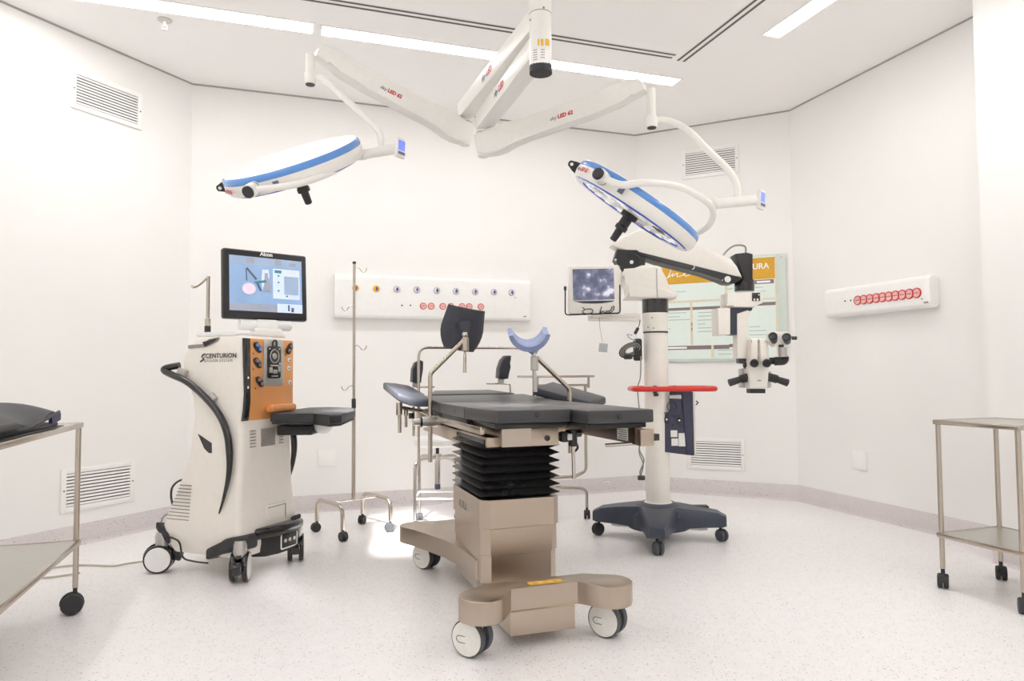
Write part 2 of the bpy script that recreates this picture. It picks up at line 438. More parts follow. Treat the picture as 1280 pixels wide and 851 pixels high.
# ---------------------------------------------------------------- gas / power panel on the back wall
def socket(t, c, ax, nr, r, kind):
    z = V((0, 0, 1)); ax, nr = V(ax), V(nr); c = V(c)
    ringm = {'red': 'sock_red', 'yellow': 'yellow', 'purple': 'lilac', 'slate': 'lilac'}[kind]
    nm = 'power_socket' if kind == 'red' else 'gas_outlet'
    o = MB().lathe([(r, 0), (r, .004), (r*.9, .008), (r*.82, .008), (r*.80, .003)], c, nr, 24).build(nm, ringm, t)
    if kind == 'red':
        MB().lathe([(r*.81, 0), (r*.81, .004)], c, nr, 20).build('socket_face', 'sock_pink', o)
        for a in (-.3, 0, .3): MB().cyl(c+ax*r*a+nr*.004, c+ax*r*a+nr*.0055, r*.1, n=8).build('pin_hole', 'ink', o)
    else:
        MB().lathe([(r*.81, 0), (r*.81, .006)], c, nr, 20).build('valve_face', 'sticker' if kind != 'yellow' else 'yellow', o)
        MB().lathe([(r*.38, .006), (r*.38, .013), (r*.2, .013), (r*.2, .006)], c+ax*r*.1, nr, 16).build('valve_core', 'purple' if kind != 'slate' else 'ink_blue', o)
        MB().box(c+nr*.008+ax*r*.1, (r*.3, .008, r*1.2) if abs(ax.x) > .5 else (.008, r*.3, r*1.2)).build('valve_key', 'purple' if kind != 'slate' else 'ink_blue', o)
gx0, gx1, gz0, gz1 = .432, 2.02, 1.478, 1.815
t = thing('gas_panel', 'long white medical gas and power panel on the back wall', 'wall panel', ((gx0+gx1)/2, YB, gz0))
prof = rrect(0, gz0, .07, gz1, .028, 5)
prof = [(max(y, 0), z) for y, z in prof]
MB().rings([[V((x, YB-.001-q[0], q[1])) for q in prof] for x in (gx0, gx1)]).build('housing', 'white_paint', t)
for x in (gx0, gx1):
    MB().rings([[V((xx, YB-.001-q[0]*1.02, gz0+(q[1]-gz0)*1.004)) for q in prof] for xx in (x-.004, x+.004)]).build('end_cap', 'white_paint', t)
for z in (1.565, 1.68, 1.762): MB().box2((gx0+.004, YB-.0725, z), (gx1-.004, YB-.0705, z+.003)).build('seam', 'grille_white', t)
FY = YB-.0712
gasx = [(444.5, 360, 'yellow'), (470.5, 361, 'yellow'), (496, 361.5, 'purple'), (521, 362, 'purple'), (546, 363, 'slate'), (570, 364, 'slate'), (594, 364.5, 'purple'), (617.5, 365, 'purple'), (639.5, 365.5, 'purple')]
for x, y, k in gasx: socket(t, onY(x, y, FY), (1, 0, 0), (0, -1, 0), .027, k)
for x in (529, 539, 553.5, 563.5, 577.5, 586.5, 601): socket(t, onY(x, 382.5+(x-529)*.012, FY), (1, 0, 0), (0, -1, 0), .027, 'red')
for x in (502.5, 513): 
    q = onY(x, 381.6, FY); MB().cyl(q, q+V((0, -.003, 0)), .006, n=10).build('indicator', 'ink', t)
q = onY(656, 395.5, FY); MB().box(q, (.026, .003, .009)).build('maker_badge', 'ink_grey', t)
q = onY(644, 372, FY); MB().cyl(q, q+V((0, -.003, 0)), .005, n=8).build('indicator', 'ink_grey', t)
# ---------------------------------------------------------------- power panel on the right wall
py0, py1, pz0, pz1 = 3.30, 4.18, 1.44, 1.652
t = thing('socket_unit', 'short white wall panel with ten red sockets on the right wall', 'wall panel', (XR, (py0+py1)/2, pz0))
prof = rrect(0, pz0, .085, pz1, .035, 5)
MB().rings([[V((XR-.001-max(q[0], 0), y, q[1])) for q in prof] for y in (py0+.03, py1)]).build('housing', 'white_paint', t)
MB().rings([[V((XR-.001-max(q[0], 0)*s, y, (pz0+pz1)/2+(q[1]-(pz0+pz1)/2)*s)) for q in prof] for y, s in ((py0+.03, 1.0), (py0+.006, .98), (py0, .94))]).build('end_cap', 'grille_white', t)
FX = XR-.0862
for k in range(10):
    x = [1072.3, 1079.8, 1087.5, 1095.5, 1103.3, 1111.3, 1119.5, 1128, 1137, 1146.2][k]; y = 375.3-(x-1072.3)*.125
    socket(t, onX(x, y, FX), (0, -1, 0), (-1, 0, 0), .034, 'red')
for x, y in ((1056.5, 376.3), (1063.5, 375.5)):
    q = onX(x, y, FX); MB().cyl(q, q-V((.003, 0, 0)), .006, n=10).build('indicator', 'ink', t)
q = onX(1152.5, 373.5, FX); MB().cyl(q, q-V((.003, 0, 0)), .005, n=8).build('indicator', 'ink_grey', t)
q = onX(1157.5, 377.8, FX); MB().box(q, (.003, .030, .010)).build('maker_badge', 'ink_grey', t)

# ---------------------------------------------------------------- glass notice board on the angled wall
BP = V((X1, YB, 0)); BN = V((1, 1, 0)).normalized(); BA = d45b; ZU = V((0, 0, 1))
def bpos(x, y, off=.0): return onP(x, y, BP-BN*off, BN)
def bu(p): return (p-BP).dot(BA)
t = thing('notice_board', 'glass notice board with mustard header and printed panels on the angled wall', 'notice board', bpos(905, 447, .02))
u0, u1, z0, z1 = bu(bpos(818, 400)), bu(bpos(984, 400)), 1.13, 2.005
brot = Matrix((BA, -BN, ZU)).transposed()
def bpan(ua, ub, za, zb, off, th, mt, name, parent=t, bev=0):
    return MB().box(BP+BA*(ua+ub)/2+ZU*(za+zb)/2-BN*(off+th/2), (abs(ub-ua), th, abs(zb-za)), brot, bev).build(name, mt, parent)
bpan(u0, u1, z0, z1, .014, .006, 'glass_edge', 'glass_pane', bev=.001)
for uu in (u0+.03, u1-.03):
    for zz in (z0+.03, z1-.03):
        q = BP+BA*uu+ZU*zz; MB().cyl(q, q-BN*.024, .008, n=12).build('standoff', 'alu', t)
def panel(x0, y0, x1, y1, mt, name, off=.0205, dz=0):
    a = bpos(x0, y0, off); b = bpos(x1, y1, off); 
    return bpan(bu(a), bu(b), a.z, b.z, off, .0015, mt, name)
panel(827, 330, 972, 447, 'glassboard', 'back_sheet', .0202)
def rowpan(x0, x1, ya, yb, mt, name, off=.022):
    """a panel whose pixel heights are read at x=905; heights are the same all along"""
    za, zb = bpos(905, ya, off).z, bpos(905, yb, off).z
    return bpan(bu(bpos(x0, 400, off)), bu(bpos(x1, 400, off)), za, zb, off, .0012, mt, name)
rowpan(827, 971.5, 325.5, 351.5, 'mustard', 'header_panel', .0222)
rowpan(827, 907, 352, 373, 'glassboard', 'print_panel'); rowpan(910, 970, 352, 373, 'glassboard', 'print_panel')
rowpan(827, 863, 376, 430, 'glassboard', 'print_panel'); rowpan(866, 970, 376, 430, 'glassboard', 'print_panel')
rowpan(827, 888, 430, 447, 'glassboard', 'print_panel'); rowpan(892, 970, 430, 447, 'glassboard', 'print_panel')
for x0, x1, ya, yb in ((827, 863, 382, 385.5), (865, 911, 382, 385.5), (943, 970, 380, 384), (943, 968.5, 352.5, 357.5), (827, 911, 431, 436), (911, 922, 430, 434)):
    rowpan(x0, x1, ya, yb, 'print_grey', 'heading_bar', .0234)
for x0, x1, ya in ((835, 858, 388), (835, 850, 393), (835, 862, 397), (829, 838, 408), (872, 890, 389), (872, 898, 393.5), (872, 889, 398.5), (872, 882, 403.5), (872, 895, 408.5), (872, 897, 413), (936, 950, 409), (936, 958, 414), (936, 956, 419),
                   (846, 858, 361), (945, 955, 361), (945, 958, 366), (910, 917, 361), (897, 915, 437), (897, 914, 442)):
    rowpan(x0, x1, ya, ya+.9, 'print_line', 'text_line', .0234)
for x0, x1, ya, yb in ((863, 866, 376, 430), (888.5, 891.5, 431, 447), (907, 910, 352, 373), (970, 972.5, 326, 447)):
    rowpan(x0, x1, ya, yb, 'tape', 'joint_strip', .0236)
rowpan(827, 912, 373.3, 375.6, 'tape', 'joint_strip', .0236); rowpan(943, 971, 375, 377, 'tape', 'joint_strip', .0236)
for x, ya, yb in ((864.6, 402, 406), (864.6, 408, 412)): rowpan(x-.7, x+.7, ya, yb, 'ink_grey', 'stain', .0249)
rowpan(832, 858, 432.3, 434.6, 'white_ink', 'heading_print', .0248); rowpan(947, 964, 353.8, 356.2, 'white_ink', 'heading_print', .0248)
text('URA', .066, 'white_ink', t, bpos(940.5, 336.5, .0236), BA, ZU, bold=.0012)
# handwritten word in white on the mustard header
W = [(835.5, 348), (837.3, 343.2), (836.6, 347.5), (841.5, 342.6), (840.3, 346.6), (846.5, 342.2), (846.3, 346.3), (849, 346.4), (855, 344), (860, 340), (859.5, 338.2), (856.8, 338.8), (854.8, 342.5), (857, 346), (863, 344), (870, 340)]
MB().tube(spline([bpos(x, y-1.0, .0245) for x, y in ((839.2, 332.5), (838.8, 338), (836.8, 343.5), (833.7, 349))], 5), .0036, 6).build('script_word', 'white_ink', t)
MB().tube(spline([bpos(x, y-1.0, .0245) for x, y in W], 5), .0036, 6).build('script_word', 'white_ink', t)

# ================================================================== OPERATING TABLE
OT = thing('operating_table', 'operating table with charcoal pads, black bellows and brushed steel base on castors', 'operating table', (1.0, 3.1, 0))
TZ = .89
# base: one brushed slab, lobed at the four castors
def lobes(x0, x1, y, r, sgn):
    """outline of one end bar; sgn -1 = bulging to the camera"""
    return x0, x1, y, r, sgn
yb_, yr_ = 2.525, 3.80
xl_, xr_ = .735, 1.262
R_ = .088
poly = []
def arc(cx, cy, r, a0, a1, n=9):
    return [(cx+r*math.cos(math.radians(a0+(a1-a0)*k/n)), cy+r*math.sin(math.radians(a0+(a1-a0)*k/n))) for k in range(n+1)]
poly += arc(xl_, yb_, R_, 100, 330)                       # front-left lobe, anticlockwise round the front
poly += [(xl_+.105, yb_+.005), (xl_+.125, yb_+.032), (xr_-.125, yb_+.032), (xr_-.105, yb_+.005)]
poly += arc(xr_, yb_, R_, 210, 440)
poly += [(xr_-.06, 2.655), (xl_+.06, 2.655)]
MB().prism(poly, (0, 0, .14), (1, 0, 0), (0, 1, 0), .085, .003).build('front_bar', 'steel_flat', OT)
poly = [(1.12, 3.30), (1.20, 3.42), (1.24, 3.60)] + arc(xr_, yr_, R_, -20, 120) + [(1.15, 3.86), (.85, 3.86)] + arc(xl_, yr_, R_, 60, 200) + [(.70, 3.68), (.745, 3.56), (.80, 3.40), (.838, 3.22), (.845, 3.0), (.90, 2.95)]
MB().prism(poly, (0, 0, .14), (1, 0, 0), (0, 1, 0), .085, .003).build('rear_foot', 'steel_flat', OT)
MB().box2((.850, 2.54, .052), (1.118, 3.0, .142), .003).build('base_housing', 'steel_flat', OT)
MB().box2((.90, 2.95, .055), (1.13, 3.7, .15), .003).build('base_spine', 'steel_flat', OT)
o = MB(); o.box2((.945, 2.575, .2252), (1.085, 2.612, .2262)); o.build('warning_label', 'yellow', OT)
for k in range(3): MB().box2((.962+k*.042, 2.584, .2262), (.982+k*.042, 2.603, .2267)).build('warning_mark', 'orange', OT)

def twin_castor(parent, x, y, z1, r, ang, name='castor', wface='wheel_face', tyre='tyre', hood='wheel_face', gap=.052, wt=.028, slot=True):
    """twin-wheel castor with a hood; origin on the floor under the swivel"""
    e = bpy.data.objects.new(name, None); COL.objects.link(e); e.parent = parent
    Mw = world_of(parent).inverted()
    e.location = Mw @ V((x, y, 0)); e.rotation_euler = (0, 0, ang); e.empty_display_size = .03
    for s in (-1, 1):
        MB().lathe([(r*.80, -wt/2), (r*.97, -wt/2), (r, -wt*.3), (r, wt*.3), (r*.97, wt/2), (r*.80, wt/2)], (0, s*gap/2, r), (0, 1, 0), 32).build('tyre', tyre, e, local=True)
        MB().lathe([(r*.88, -wt*.4), (r*.93, wt*.3), (r*.91, wt*.56), (r*.5, wt*.64), (.001, wt*.66)] if s > 0 else [(r*.88, wt*.4), (r*.93, -wt*.3), (r*.91, -wt*.56), (r*.5, -wt*.64), (.001, -wt*.66)], (0, s*gap/2, r), (0, 1, 0), 32).build('wheel', wface, e, local=True)
        if slot:
            pts = [(r*.05, r*.18), (r*.5, r*.18), (r*.66, 0), (r*.5, -r*.18), (r*.05, -r*.18)]
            MB().tube(fillet([V((-q[0], s*(gap/2+wt*.63), r-.05*r+q[1])) for q in pts], .01, 3), .0016, 5).build('cap_line', 'tyre', e, local=True)
    MB().box((r*.12, 0, (2*r*.55+z1)/2+.0), (r*1.0, gap-wt-.003 if gap-wt > .01 else .014, max(.02, z1-2*r*.55)), None, .004).build('hood', hood, e, local=True)
    MB().cyl((0, 0, z1-.03), (0, 0, z1), .016).build('stem', 'chrome', e, local=True)
    return e
for x, y, a in ((.708, 2.56, -.86), (1.268, 2.56, -.95), (.785, 3.76, -1.0), (1.215, 3.79, -.6)):
    twin_castor(OT, x, y, .145, .069, a)

# column: three telescoping steel shells with chamfered corners
def octa(x0, x1, y0, y1, c): return [(x0+c, y0), (x1-c, y0), (x1, y0+c), (x1, y1-c), (x1-c, y1), (x0+c, y1), (x0, y1-c), (x0, y0+c)]
def cshell(z0, z1, g, mt='steel_flat'):
    return MB().prism(octa(.846-g, 1.205+g, 2.895-g, 3.42+g, .036), (0, 0, z0), (1, 0, 0), (0, 1, 0), z1-z0, .0015, 1).build('column_shell', mt, OT)
cshell(.09, .262, -.006); cshell(.262, .376, -.002); cshell(.376, .500, .004)
text('ALTEA', .05, 'ink_grey', OT, V((.8415, 3.28, .415)), (0, -1, 0), (0, 0, 1), name='engraved_lettering')
# bellows
rs = []; NF = 7; z0, z1 = .50, .742
MB_ = MB()
for k in range(NF*2+1):
    z = z0+(z1-z0)*k/(NF*2); out = 0.018 if k % 2 else -.020
    jit = .004*math.sin(k*2.3)
    x0, x1, y0, y1 = .856-out, 1.196+out, 2.915-out, 3.40+out
    c = .012
    ring = []
    pl = [(x0+c, y0), ((x0+x1)/2, y0-.003+jit), (x1-c, y0), (x1, y0+c), (x1, y1-c), (x1-c, y1), (x0+c, y1), (x0, y1-c), (x0-.002, (y0+y1)/2), (x0, y0+c)]
    for i, (x, y) in enumerate(pl): ring.append(V((x, y, z+jit*.5*math.cos(i*1.7))))
    rs.append(ring)
MB_.rings(rs); MB_.build('bellows', 'bellows', OT, ang=20)
MB().box2((.862, 2.92, .738), (1.19, 3.40, .756)).build('bellows_plate', 'black_plastic', OT)

# frame below the pads
MB().box2((.925, 2.862, .728), (1.19, 3.9, .806), .003).build('frame', 'steel_flat', OT)
MB().box2((.9255, 2.8605, .7285), (1.06, 2.8625, .8055)).build('frame_end_plate', 'steel', OT)
MB().box2((.868, 2.90, .725), (.926, 3.42, .768), .003).build('side_plate', 'steel_flat', OT)
MB().box2((.862, 3.36, .70), (.926, 4.22, .765), .003).build('side_plate', 'steel_flat', OT)
for x in (.848, 1.487):
    MB().box2((x, 2.93 if x < 1 else 3.05, .778), (x+.022, 4.28, .812), .002).build('side_rail', 'steel', OT)
    for y in (3.15, 3.55, 4.0): MB().box2((x+.02 if x < 1 else x-.045, y, .785), (x+.09 if x < 1 else x+.002, y+.03, .806)).build('rail_bracket', 'steel', OT)
MB().box2((1.19, 3.15, .745), (1.48, 4.2, .80), .003).build('frame', 'steel_flat', OT)
q = onY(684, 547.5, 2.86)
MB().lathe([(.013, 0), (.013, .003), (.006, .003), (.006, .001)], q, (0, -1, 0), 16).build('frame_bolt', 'gloss_black', OT)
# pads (mattress sections)
def pad(name, top, th=.055, mt='pad', bev=.006):
    return MB().slab(top, th, bev, 3).build(name, mt, OT)
g = .006
pad('leg_pad', [(.882, 2.775, TZ), (1.209, 2.775, TZ), (1.209, 3.15, TZ), (.838, 3.15, TZ)])
pad('leg_pad', [(1.217, 2.612, TZ), (1.515, 2.605, TZ), (1.517, 3.15, TZ), (1.217, 3.15, TZ)])
pad('seat_pad', [(.838, 3.158, TZ), (1.517, 3.158, TZ), (1.517, 3.66, TZ), (.838, 3.66, TZ)])
pad('back_pad', [(.838, 3.668, TZ), (1.517, 3.668, TZ), (1.50, 4.18, TZ+.022), (.85, 4.18, TZ+.022)])
pad('head_pad', [(.90, 4.19, TZ+.028), (1.44, 4.19, TZ+.028), (1.36, 4.46, TZ+.045), (.98, 4.46, TZ+.045)])
for nm, a, b in (('leg_board', (.875, 2.80, 0), (1.205, 3.15, 0)), ('leg_board', (1.222, 2.64, 0), (1.50, 3.15, 0)), ('seat_board', (.85, 3.16, 0), (1.505, 3.66, 0)), ('back_board', (.86, 3.67, 0), (1.50, 4.17, 0))):
    MB().box2((a[0], a[1], .812), (b[0], b[1], .834), .003).build(nm, 'black_plastic', OT)
MB().slab([(.92, 4.19, TZ-.028), (1.42, 4.19, TZ-.028), (1.34, 4.44, TZ-.012), (1.0, 4.44, TZ-.012)], .02).build('head_board', 'black_plastic', OT)
for q, ax in ((onY(671.5, 518.5, 2.7745), (0, -1, 0)), (onY(775, 521.5, 2.606), (0, -1, 0)), (V((.8655, 2.95, .862)), (-1, 0, 0)), (V((.8375, 3.35, .862)), (-1, 0, 0))):
    MB().lathe([(.010, -.002), (.010, .0015), (.004, .0025), (.001, .001)], q, ax, 14).build('pad_stud', 'gloss_black', OT)
# long beam under the right leg pad and its end block
MB().slab([(1.44, 2.63, .812), (1.475, 2.63, .812), (1.475, 3.22, .812), (1.44, 3.22, .812)], .07, .003).build('leg_beam', 'beam_steel', OT)
q0 = onY(800, 537, 2.60); q1 = onY(817, 557, 2.60)
MB().box2((q0.x, 2.595, q1.z), (q1.x, 2.66, q0.z), .002).build('beam_block', 'steel_flat', OT)
MB().box2((q1.x, 2.60, q1.z+.02), (q1.x+.03, 2.64, q0.z-.02), .003).build('beam_pin', 'gloss_black', OT)
MB().box2((1.439, 2.69, .752), (1.4405, 2.79, .806)).build('rating_label', 'sticker', OT)
for k in range(5): MB().box2((1.4385, 2.70, .758+k*.009), (1.4392, 2.78-.01*(k % 2), .761+k*.009)).build('label_line', 'ink_grey', OT)
MB().tube([onY(757, 556.5, 2.75), onY(808, 553, 2.62)], .008, 10).build('release_lever', 'chrome', OT)
# hinge gear and hanging lever between the leg beams
q = onY(716, 545, 2.88)
MB().cyl(q+V((0, 0, .03)), q-V((0, 0, .045)), .020, bev=.003).build('hinge', 'black_plastic', OT)
MB().cyl(q+V((-.035, 0, .012)), q+V((.04, 0, .012)), .017, bev=.003).build('hinge', 'gloss_black', OT)
MB().box(q+V((-.048, -.01, 0)), (.035, .05, .045), None, .008).build('hinge_block', 'black_plastic', OT)
MB().box(q+V((-.03, -.03, .0)), (.022, .02, .028), None, .004).build('hinge_nut', 'white_paint', OT)
MB().cyl(q-V((0, 0, .01)), q+V((.004, 0, -.19)), .0085, n=14, bev=.002).build('hanging_lever', 'chrome', OT)
MB().tube(spline([onY(720, 553, 2.95), onY(722, 560, 2.95), onY(716, 566, 2.95)], 4), .006, 8).build('hinge_link', 'black_plastic', OT)
# ---- left stirrup: post, clamp, crank, knee cup
PX, PY = .815, 3.80
post = fillet([(PX, PY, .56), (PX, PY, 1.045), onY(581, 424, PY)], .045, 6)
MB().tube(post, .0125, 12).build('stirrup_post', 'steel', OT)
zc = onY(537, 527, PY).z
MB().cyl((PX-.055, PY, zc), (PX+.062, PY, zc), .029, n=24, bev=.004).build('stirrup_clamp', 'alu', OT)
MB().cyl((PX-.095, PY, zc), (PX-.055, PY, zc), .02, n=20, bev=.004).build('clamp_knob', 'alu', OT)
MB().cyl((PX-.057, PY, zc), (PX-.048, PY, zc), .031, n=24).build('clamp_ring', 'gloss_black', OT)
MB().box((PX+.055, PY, zc+.01), (.04, .05, .05), None, .004).build('clamp_jaw', 'steel', OT)
K = onY(581.5, 428, PY)
MB().cyl(K+V((0, 0, .030)), K-V((0, 0, .050)), .021, n=20, bev=.003).build('stirrup_joint', 'steel', OT)
MB().sphere(K+V((-.001, .004, .045)), .018).build('joint_ball', 'chrome', OT)
MB().tube([K+V((-.002, 0, -.05)), K+V((-.004, -.005, -.085)), K+V((-.006, -.01, -.17))], lambda u: .006+.004*min(1, u*1.6), 10).build('joint_lever', 'steel', OT)
def knee_cup(o, xax, yax, wd, ln, curve, mt, name='knee_cup', th=.022, shape=None, flare=0.):
    """trough-shaped shell: yax is its long axis, xax across; it curls up by 'curve' at its sides"""
    xax, yax = V(xax).normalized(), V(yax).normalized(); nz = xax.cross(yax)
    nu, nv = 12, 8; ou = []; inn = []
    for j in range(nv+1):
        v = -1+2*j/nv; rowo = []; rowi = []
        wj = wd*(shape(v) if shape else 1)
        for i in range(nu+1):
            u = -1+2*i/nu
            a = u*curve
            x = wj/2*math.sin(a)/math.sin(curve) if curve > .01 else u*wj/2
            z = wj/2*(1-math.cos(a))/math.sin(curve) if curve > .01 else 0
            zz = z+flare*v*v
            nx = V((-math.sin(a), 0, math.cos(a)))
            P = o+xax*x+yax*(v*ln/2)+nz*zz
            e = th*(1-.25*u**4)*(1-.35*v**4)
            rowo.append(P); rowi.append(P+(xax*nx.x+nz*nx.z)*e)
        ou.append(rowo); inn.append(rowi)
    mb = MB(); bm = mb.bm
    A = [[bm.verts.new(p) for p in r] for r in ou]; B = [[bm.verts.new(p) for p in r] for r in inn]
    for j in range(nv):
        for i in range(nu):
            bm.faces.new((A[j][i], A[j+1][i], A[j+1][i+1], A[j][i+1])); bm.faces.new((B[j][i], B[j][i+1], B[j+1][i+1], B[j+1][i]))
    for j in range(nv):
        bm.faces.new((A[j][0], B[j][0], B[j+1][0], A[j+1][0])); bm.faces.new((A[j][nu], A[j+1][nu], B[j+1][nu], B[j][nu]))
    for i in range(nu):
        bm.faces.new((A[0][i], A[0][i+1], B[0][i+1], B[0][i])); bm.faces.new((A[nv][i], B[nv][i], B[nv][i+1], A[nv][i+1]))
    return mb.build(name, mt, OT, ang=55)
# left cup stands nearly upright: its rounded back faces the camera
cc = onY(580, 412, PY+.03)
fwd = V((.10, .98, .18)).normalized()
long_ = V((.16, -.20, 1)); long_ = (long_-fwd*long_.dot(fwd)).normalized()
across = long_.cross(fwd)
shp = lambda v: (1.0-.30*max(0, -v)**2.2) if v < 0 else (1.0-.13*v)
knee_cup(cc, across, long_, .25, .245, .95, 'cup_dark', shape=shp)
MB().lathe([(.018, 0), (.024, .012), (.045, .055), (.05, .06)], K+V((0, .01, .050)), (V(cc)-K-V((0, 0, .03))).normalized(), 18).build('cup_socket', 'cup_dark', OT)
# ---- right stirrup
QX, QY = 1.555, 3.58
J = onY(668, 452, QY)
post = fillet([(QX, QY, .60), (QX, QY, onY(710, 486, QY).z), onY(671, 447, QY)], .05, 6)
MB().tube(post, .0125, 12).build('stirrup_post', 'steel', OT)
MB().cyl((QX-.06, QY, zc+.02), (QX+.05, QY, zc+.02), .029, n=24, bev=.004).build('stirrup_clamp', 'alu', OT)
MB().cyl(J+V((0, 0, .03)), J-V((0, 0, .048)), .021, n=20, bev=.003).build('stirrup_joint', 'alu', OT)
MB().tube([J+V((0, 0, -.045)), J+V((.002, 0, -.08)), J+V((.004, 0, -.165))], lambda u: .006+.006*min(1, u*1.6), 10).build('joint_lever', 'alu', OT)
MB().cyl(J+V((0, 0, .03)), J+V((0, .004, .06)), .009).build('joint_stem', 'chrome', OT)
cu = onY(665.5, 437, QY)
knee_cup(cu+V((0, .06, 0)), (.96, -.28, .03), (.26, .93, .26), .225, .20, 1.38, 'cup_blue', th=.042, flare=.012)
MB().lathe([(.017, 0), (.022, .008), (.034, .022)], J+V((0, .005, .045)), (0, .5, 1), 18).build('cup_socket', 'cup_blue', OT)
# ---- anaesthesia screen frame: inverted U behind the pads
EY = 4.22; EX0 = onY(523.3, 500, EY).x; EX1 = onY(667, 470, EY).x
ez = onY(580, 434.5, EY).z
pts = fillet([(EX0, EY, onY(522, 594, EY).z), (EX0, EY, ez), (EX1, EY, ez), (EX1, EY, .80)], .06, 7)
MB().tube(pts, .0085, 10).build('screen_frame', 'steel', OT)
MB().box((EX0+.012, EY, .80), (.05, .06, .06), None, .005).build('screen_clamp', 'steel', OT)
# ---- side supports: upright pads on bent brackets
def side_support(x, y, ysign, pts, brk):
    c = [onY(*p, ysign) for p in pts]
    MB().slab([V((p.x, ysign-.05, p.z)) for p in c], .09, .010, 3, down=V((0, 1, 0))).build('support_pad', 'pad_blue', OT)
    MB().tube(fillet([onY(*p, ysign) for p in brk], .012, 4), .005, 8).build('support_bracket', 'steel', OT)
side_support(0, 0, 4.42, [(513.5, 477), (514.5, 461), (518, 453), (524, 450), (527.5, 452), (527, 460), (525.5, 470), (525, 478), (519, 479)], [(519, 478), (519, 484), (543, 483.5)])
side_support(0, 0, 4.40, [(621, 472), (622, 460), (625.5, 450), (630.5, 444.5), (636.5, 444.5), (636, 450), (633.5, 459), (633, 473), (627, 474)], [(608, 479.3), (637.5, 480), (638.2, 496)])
q = onY(626, 476.5, 4.40); MB().box(q, (.04, .02, .035), None, .003).build('support_foot', 'alu', OT)
q = onY(519, 481, 4.42); MB().box(q, (.035, .02, .03), None, .003).build('support_foot', 'alu', OT)
# ---- arm boards
def arm_board(top, th, legs, mt='pad_blue'):
    return MB().slab(top, th, .014, 3).build('arm_board', mt, OT)
tp = [onY(497.5, 491, 3.95), onY(512, 497.5, 3.93), onY(524, 499.5, 3.93), onY(536.5, 498, 3.95), onY(531, 492, 4.15), onY(512, 481.5, 4.42), onY(494, 479, 4.42), onY(479, 477.5, 4.42)]
arm_board(tp, .048, 0)
tp = [onY(667, 483.5, 3.86), onY(739, 503, 3.66), onY(757, 495.5, 3.9), onY(690, 476.5, 4.16)]
arm_board(tp, .05, 0)
def rod(x, ya, yb, Y, r, mt='steel', name='accessory_rod'):
    a, b = onY(x, ya, Y), onY(x, yb, Y); return MB().cyl(a, b, r, n=14, bev=.002).build(name, mt, OT)
rod(499, 503, 519, 4.0, .018, name='arm_board_joint'); rod(499.5, 519, 541, 4.0, .0105); rod(507.5, 519, 534, 4.05, .008, name='arm_board_lever'); rod(507.5, 512, 520, 4.05, .013, name='arm_board_joint')
rod(517, 508, 545, 4.15, .008); rod(514, 516, 523, 4.12, .016, 'gloss_black', 'clamp_knob')
MB().tube([onY(499, 509, 4.02), onY(515, 512, 4.1), onY(530, 514, 4.2)], .011, 10).build('arm_board_arm', 'steel', OT)
MB().tube([onY(523, 512, 4.2), onY(536, 518, 4.05), onY(550, 527, 3.75)], .014, 10).build('rail_guide', 'steel', OT)
MB().tube([onY(718, 500, 3.8), onY(690, 507, 3.85), onY(672, 509, 3.9)], .012, 10).build('arm_board_arm', 'steel', OT)

# ================================================================== STOOL behind the table
S = V((1.08, 4.80, 0))
t = thing('round_stool', 'white round stool on tubular chrome legs behind the operating table', 'stool', S)
sz = onP(535, 551, S, FW).z
MB().lathe([(.02, 0), (.155, 0), (.165, .012), (.165, .045), (.15, .058), (.02, .06)], S+V((0, 0, sz-.035)), (0, 0, 1), 32).build('seat', 'white_paint', t)
MB().cyl(S+V((0, 0, sz-.10)), S+V((0, 0, sz-.035)), .012).build('spindle', 'black_plastic', t)
MB().cyl(S+V((0, 0, .27)), S+V((0, 0, sz-.10)), .019).build('column_tube', 'chrome', t)
MB().cyl(S+V((0, 0, .24)), S+V((0, 0, .28)), .020, bev=.004).build('column_cap', 'navy_box', t)
MB().cyl(S+V((0, 0, sz-.135)), S+V((0, 0, sz-.09)), .028, bev=.004).build('collar', 'chrome', t)
lx = .20; zt = sz-.115
for k in range(2):
    a = math.radians(28+90*k); d = V((math.cos(a), math.sin(a), 0))
    MB().tube(fillet([S-d*lx+V((0, 0, .055)), S-d*lx+V((0, 0, zt)), S+d*lx+V((0, 0, zt)), S+d*lx+V((0, 0, .055))], .07, 7), .0115, 10).build('leg_frame', 'chrome', t)
R4 = [S+V((math.cos(math.radians(28+90*k)), math.sin(math.radians(28+90*k)), 0))*lx+V((0, 0, .20)) for k in range(4)]
for k in range(4): MB().cyl(R4[k], R4[(k+1) % 4], .007, n=10).build('foot_rail', 'white_paint', t)
def small_castor(parent, p, r, ang, mt='black_rubber', stem_to=None, name='castor', wt=.018, hood='black_rubber', gap=.024):
    e = bpy.data.objects.new(name, None); COL.objects.link(e); e.parent = parent; e.empty_display_size = .02
    p = V(p); e.location = world_of(parent).inverted() @ V((p.x, p.y, 0)); e.rotation_euler = (0, 0, ang-parent.rotation_euler.z)
    for s in (-1, 1):
        MB().lathe([(r*.3, -wt/2), (r*.9, -wt/2), (r, -wt*.25), (r, wt*.25), (r*.9, wt/2), (r*.3, wt/2)], (-r*.25, s*gap/2, r), (0, 1, 0), 24).build('wheel', mt, e, local=True)
    pr = [( -r*.25+r*1.06*math.cos(math.radians(a)), r+r*1.06*math.sin(math.radians(a))) for a in range(-15, 200, 18)]+[(-r*1.0, r*.9), (r*.4, r*.7)]
    MB().prism(pr, (0, gap*.22, 0), (1, 0, 0), (0, 0, 1), gap*.44).build('hood', hood, e, local=True)
    MB().cyl((0, 0, 2*r*.9), (0, 0, stem_to or 2*r+.025), .009, n=12).build('stem', hood, e, local=True)
    return e
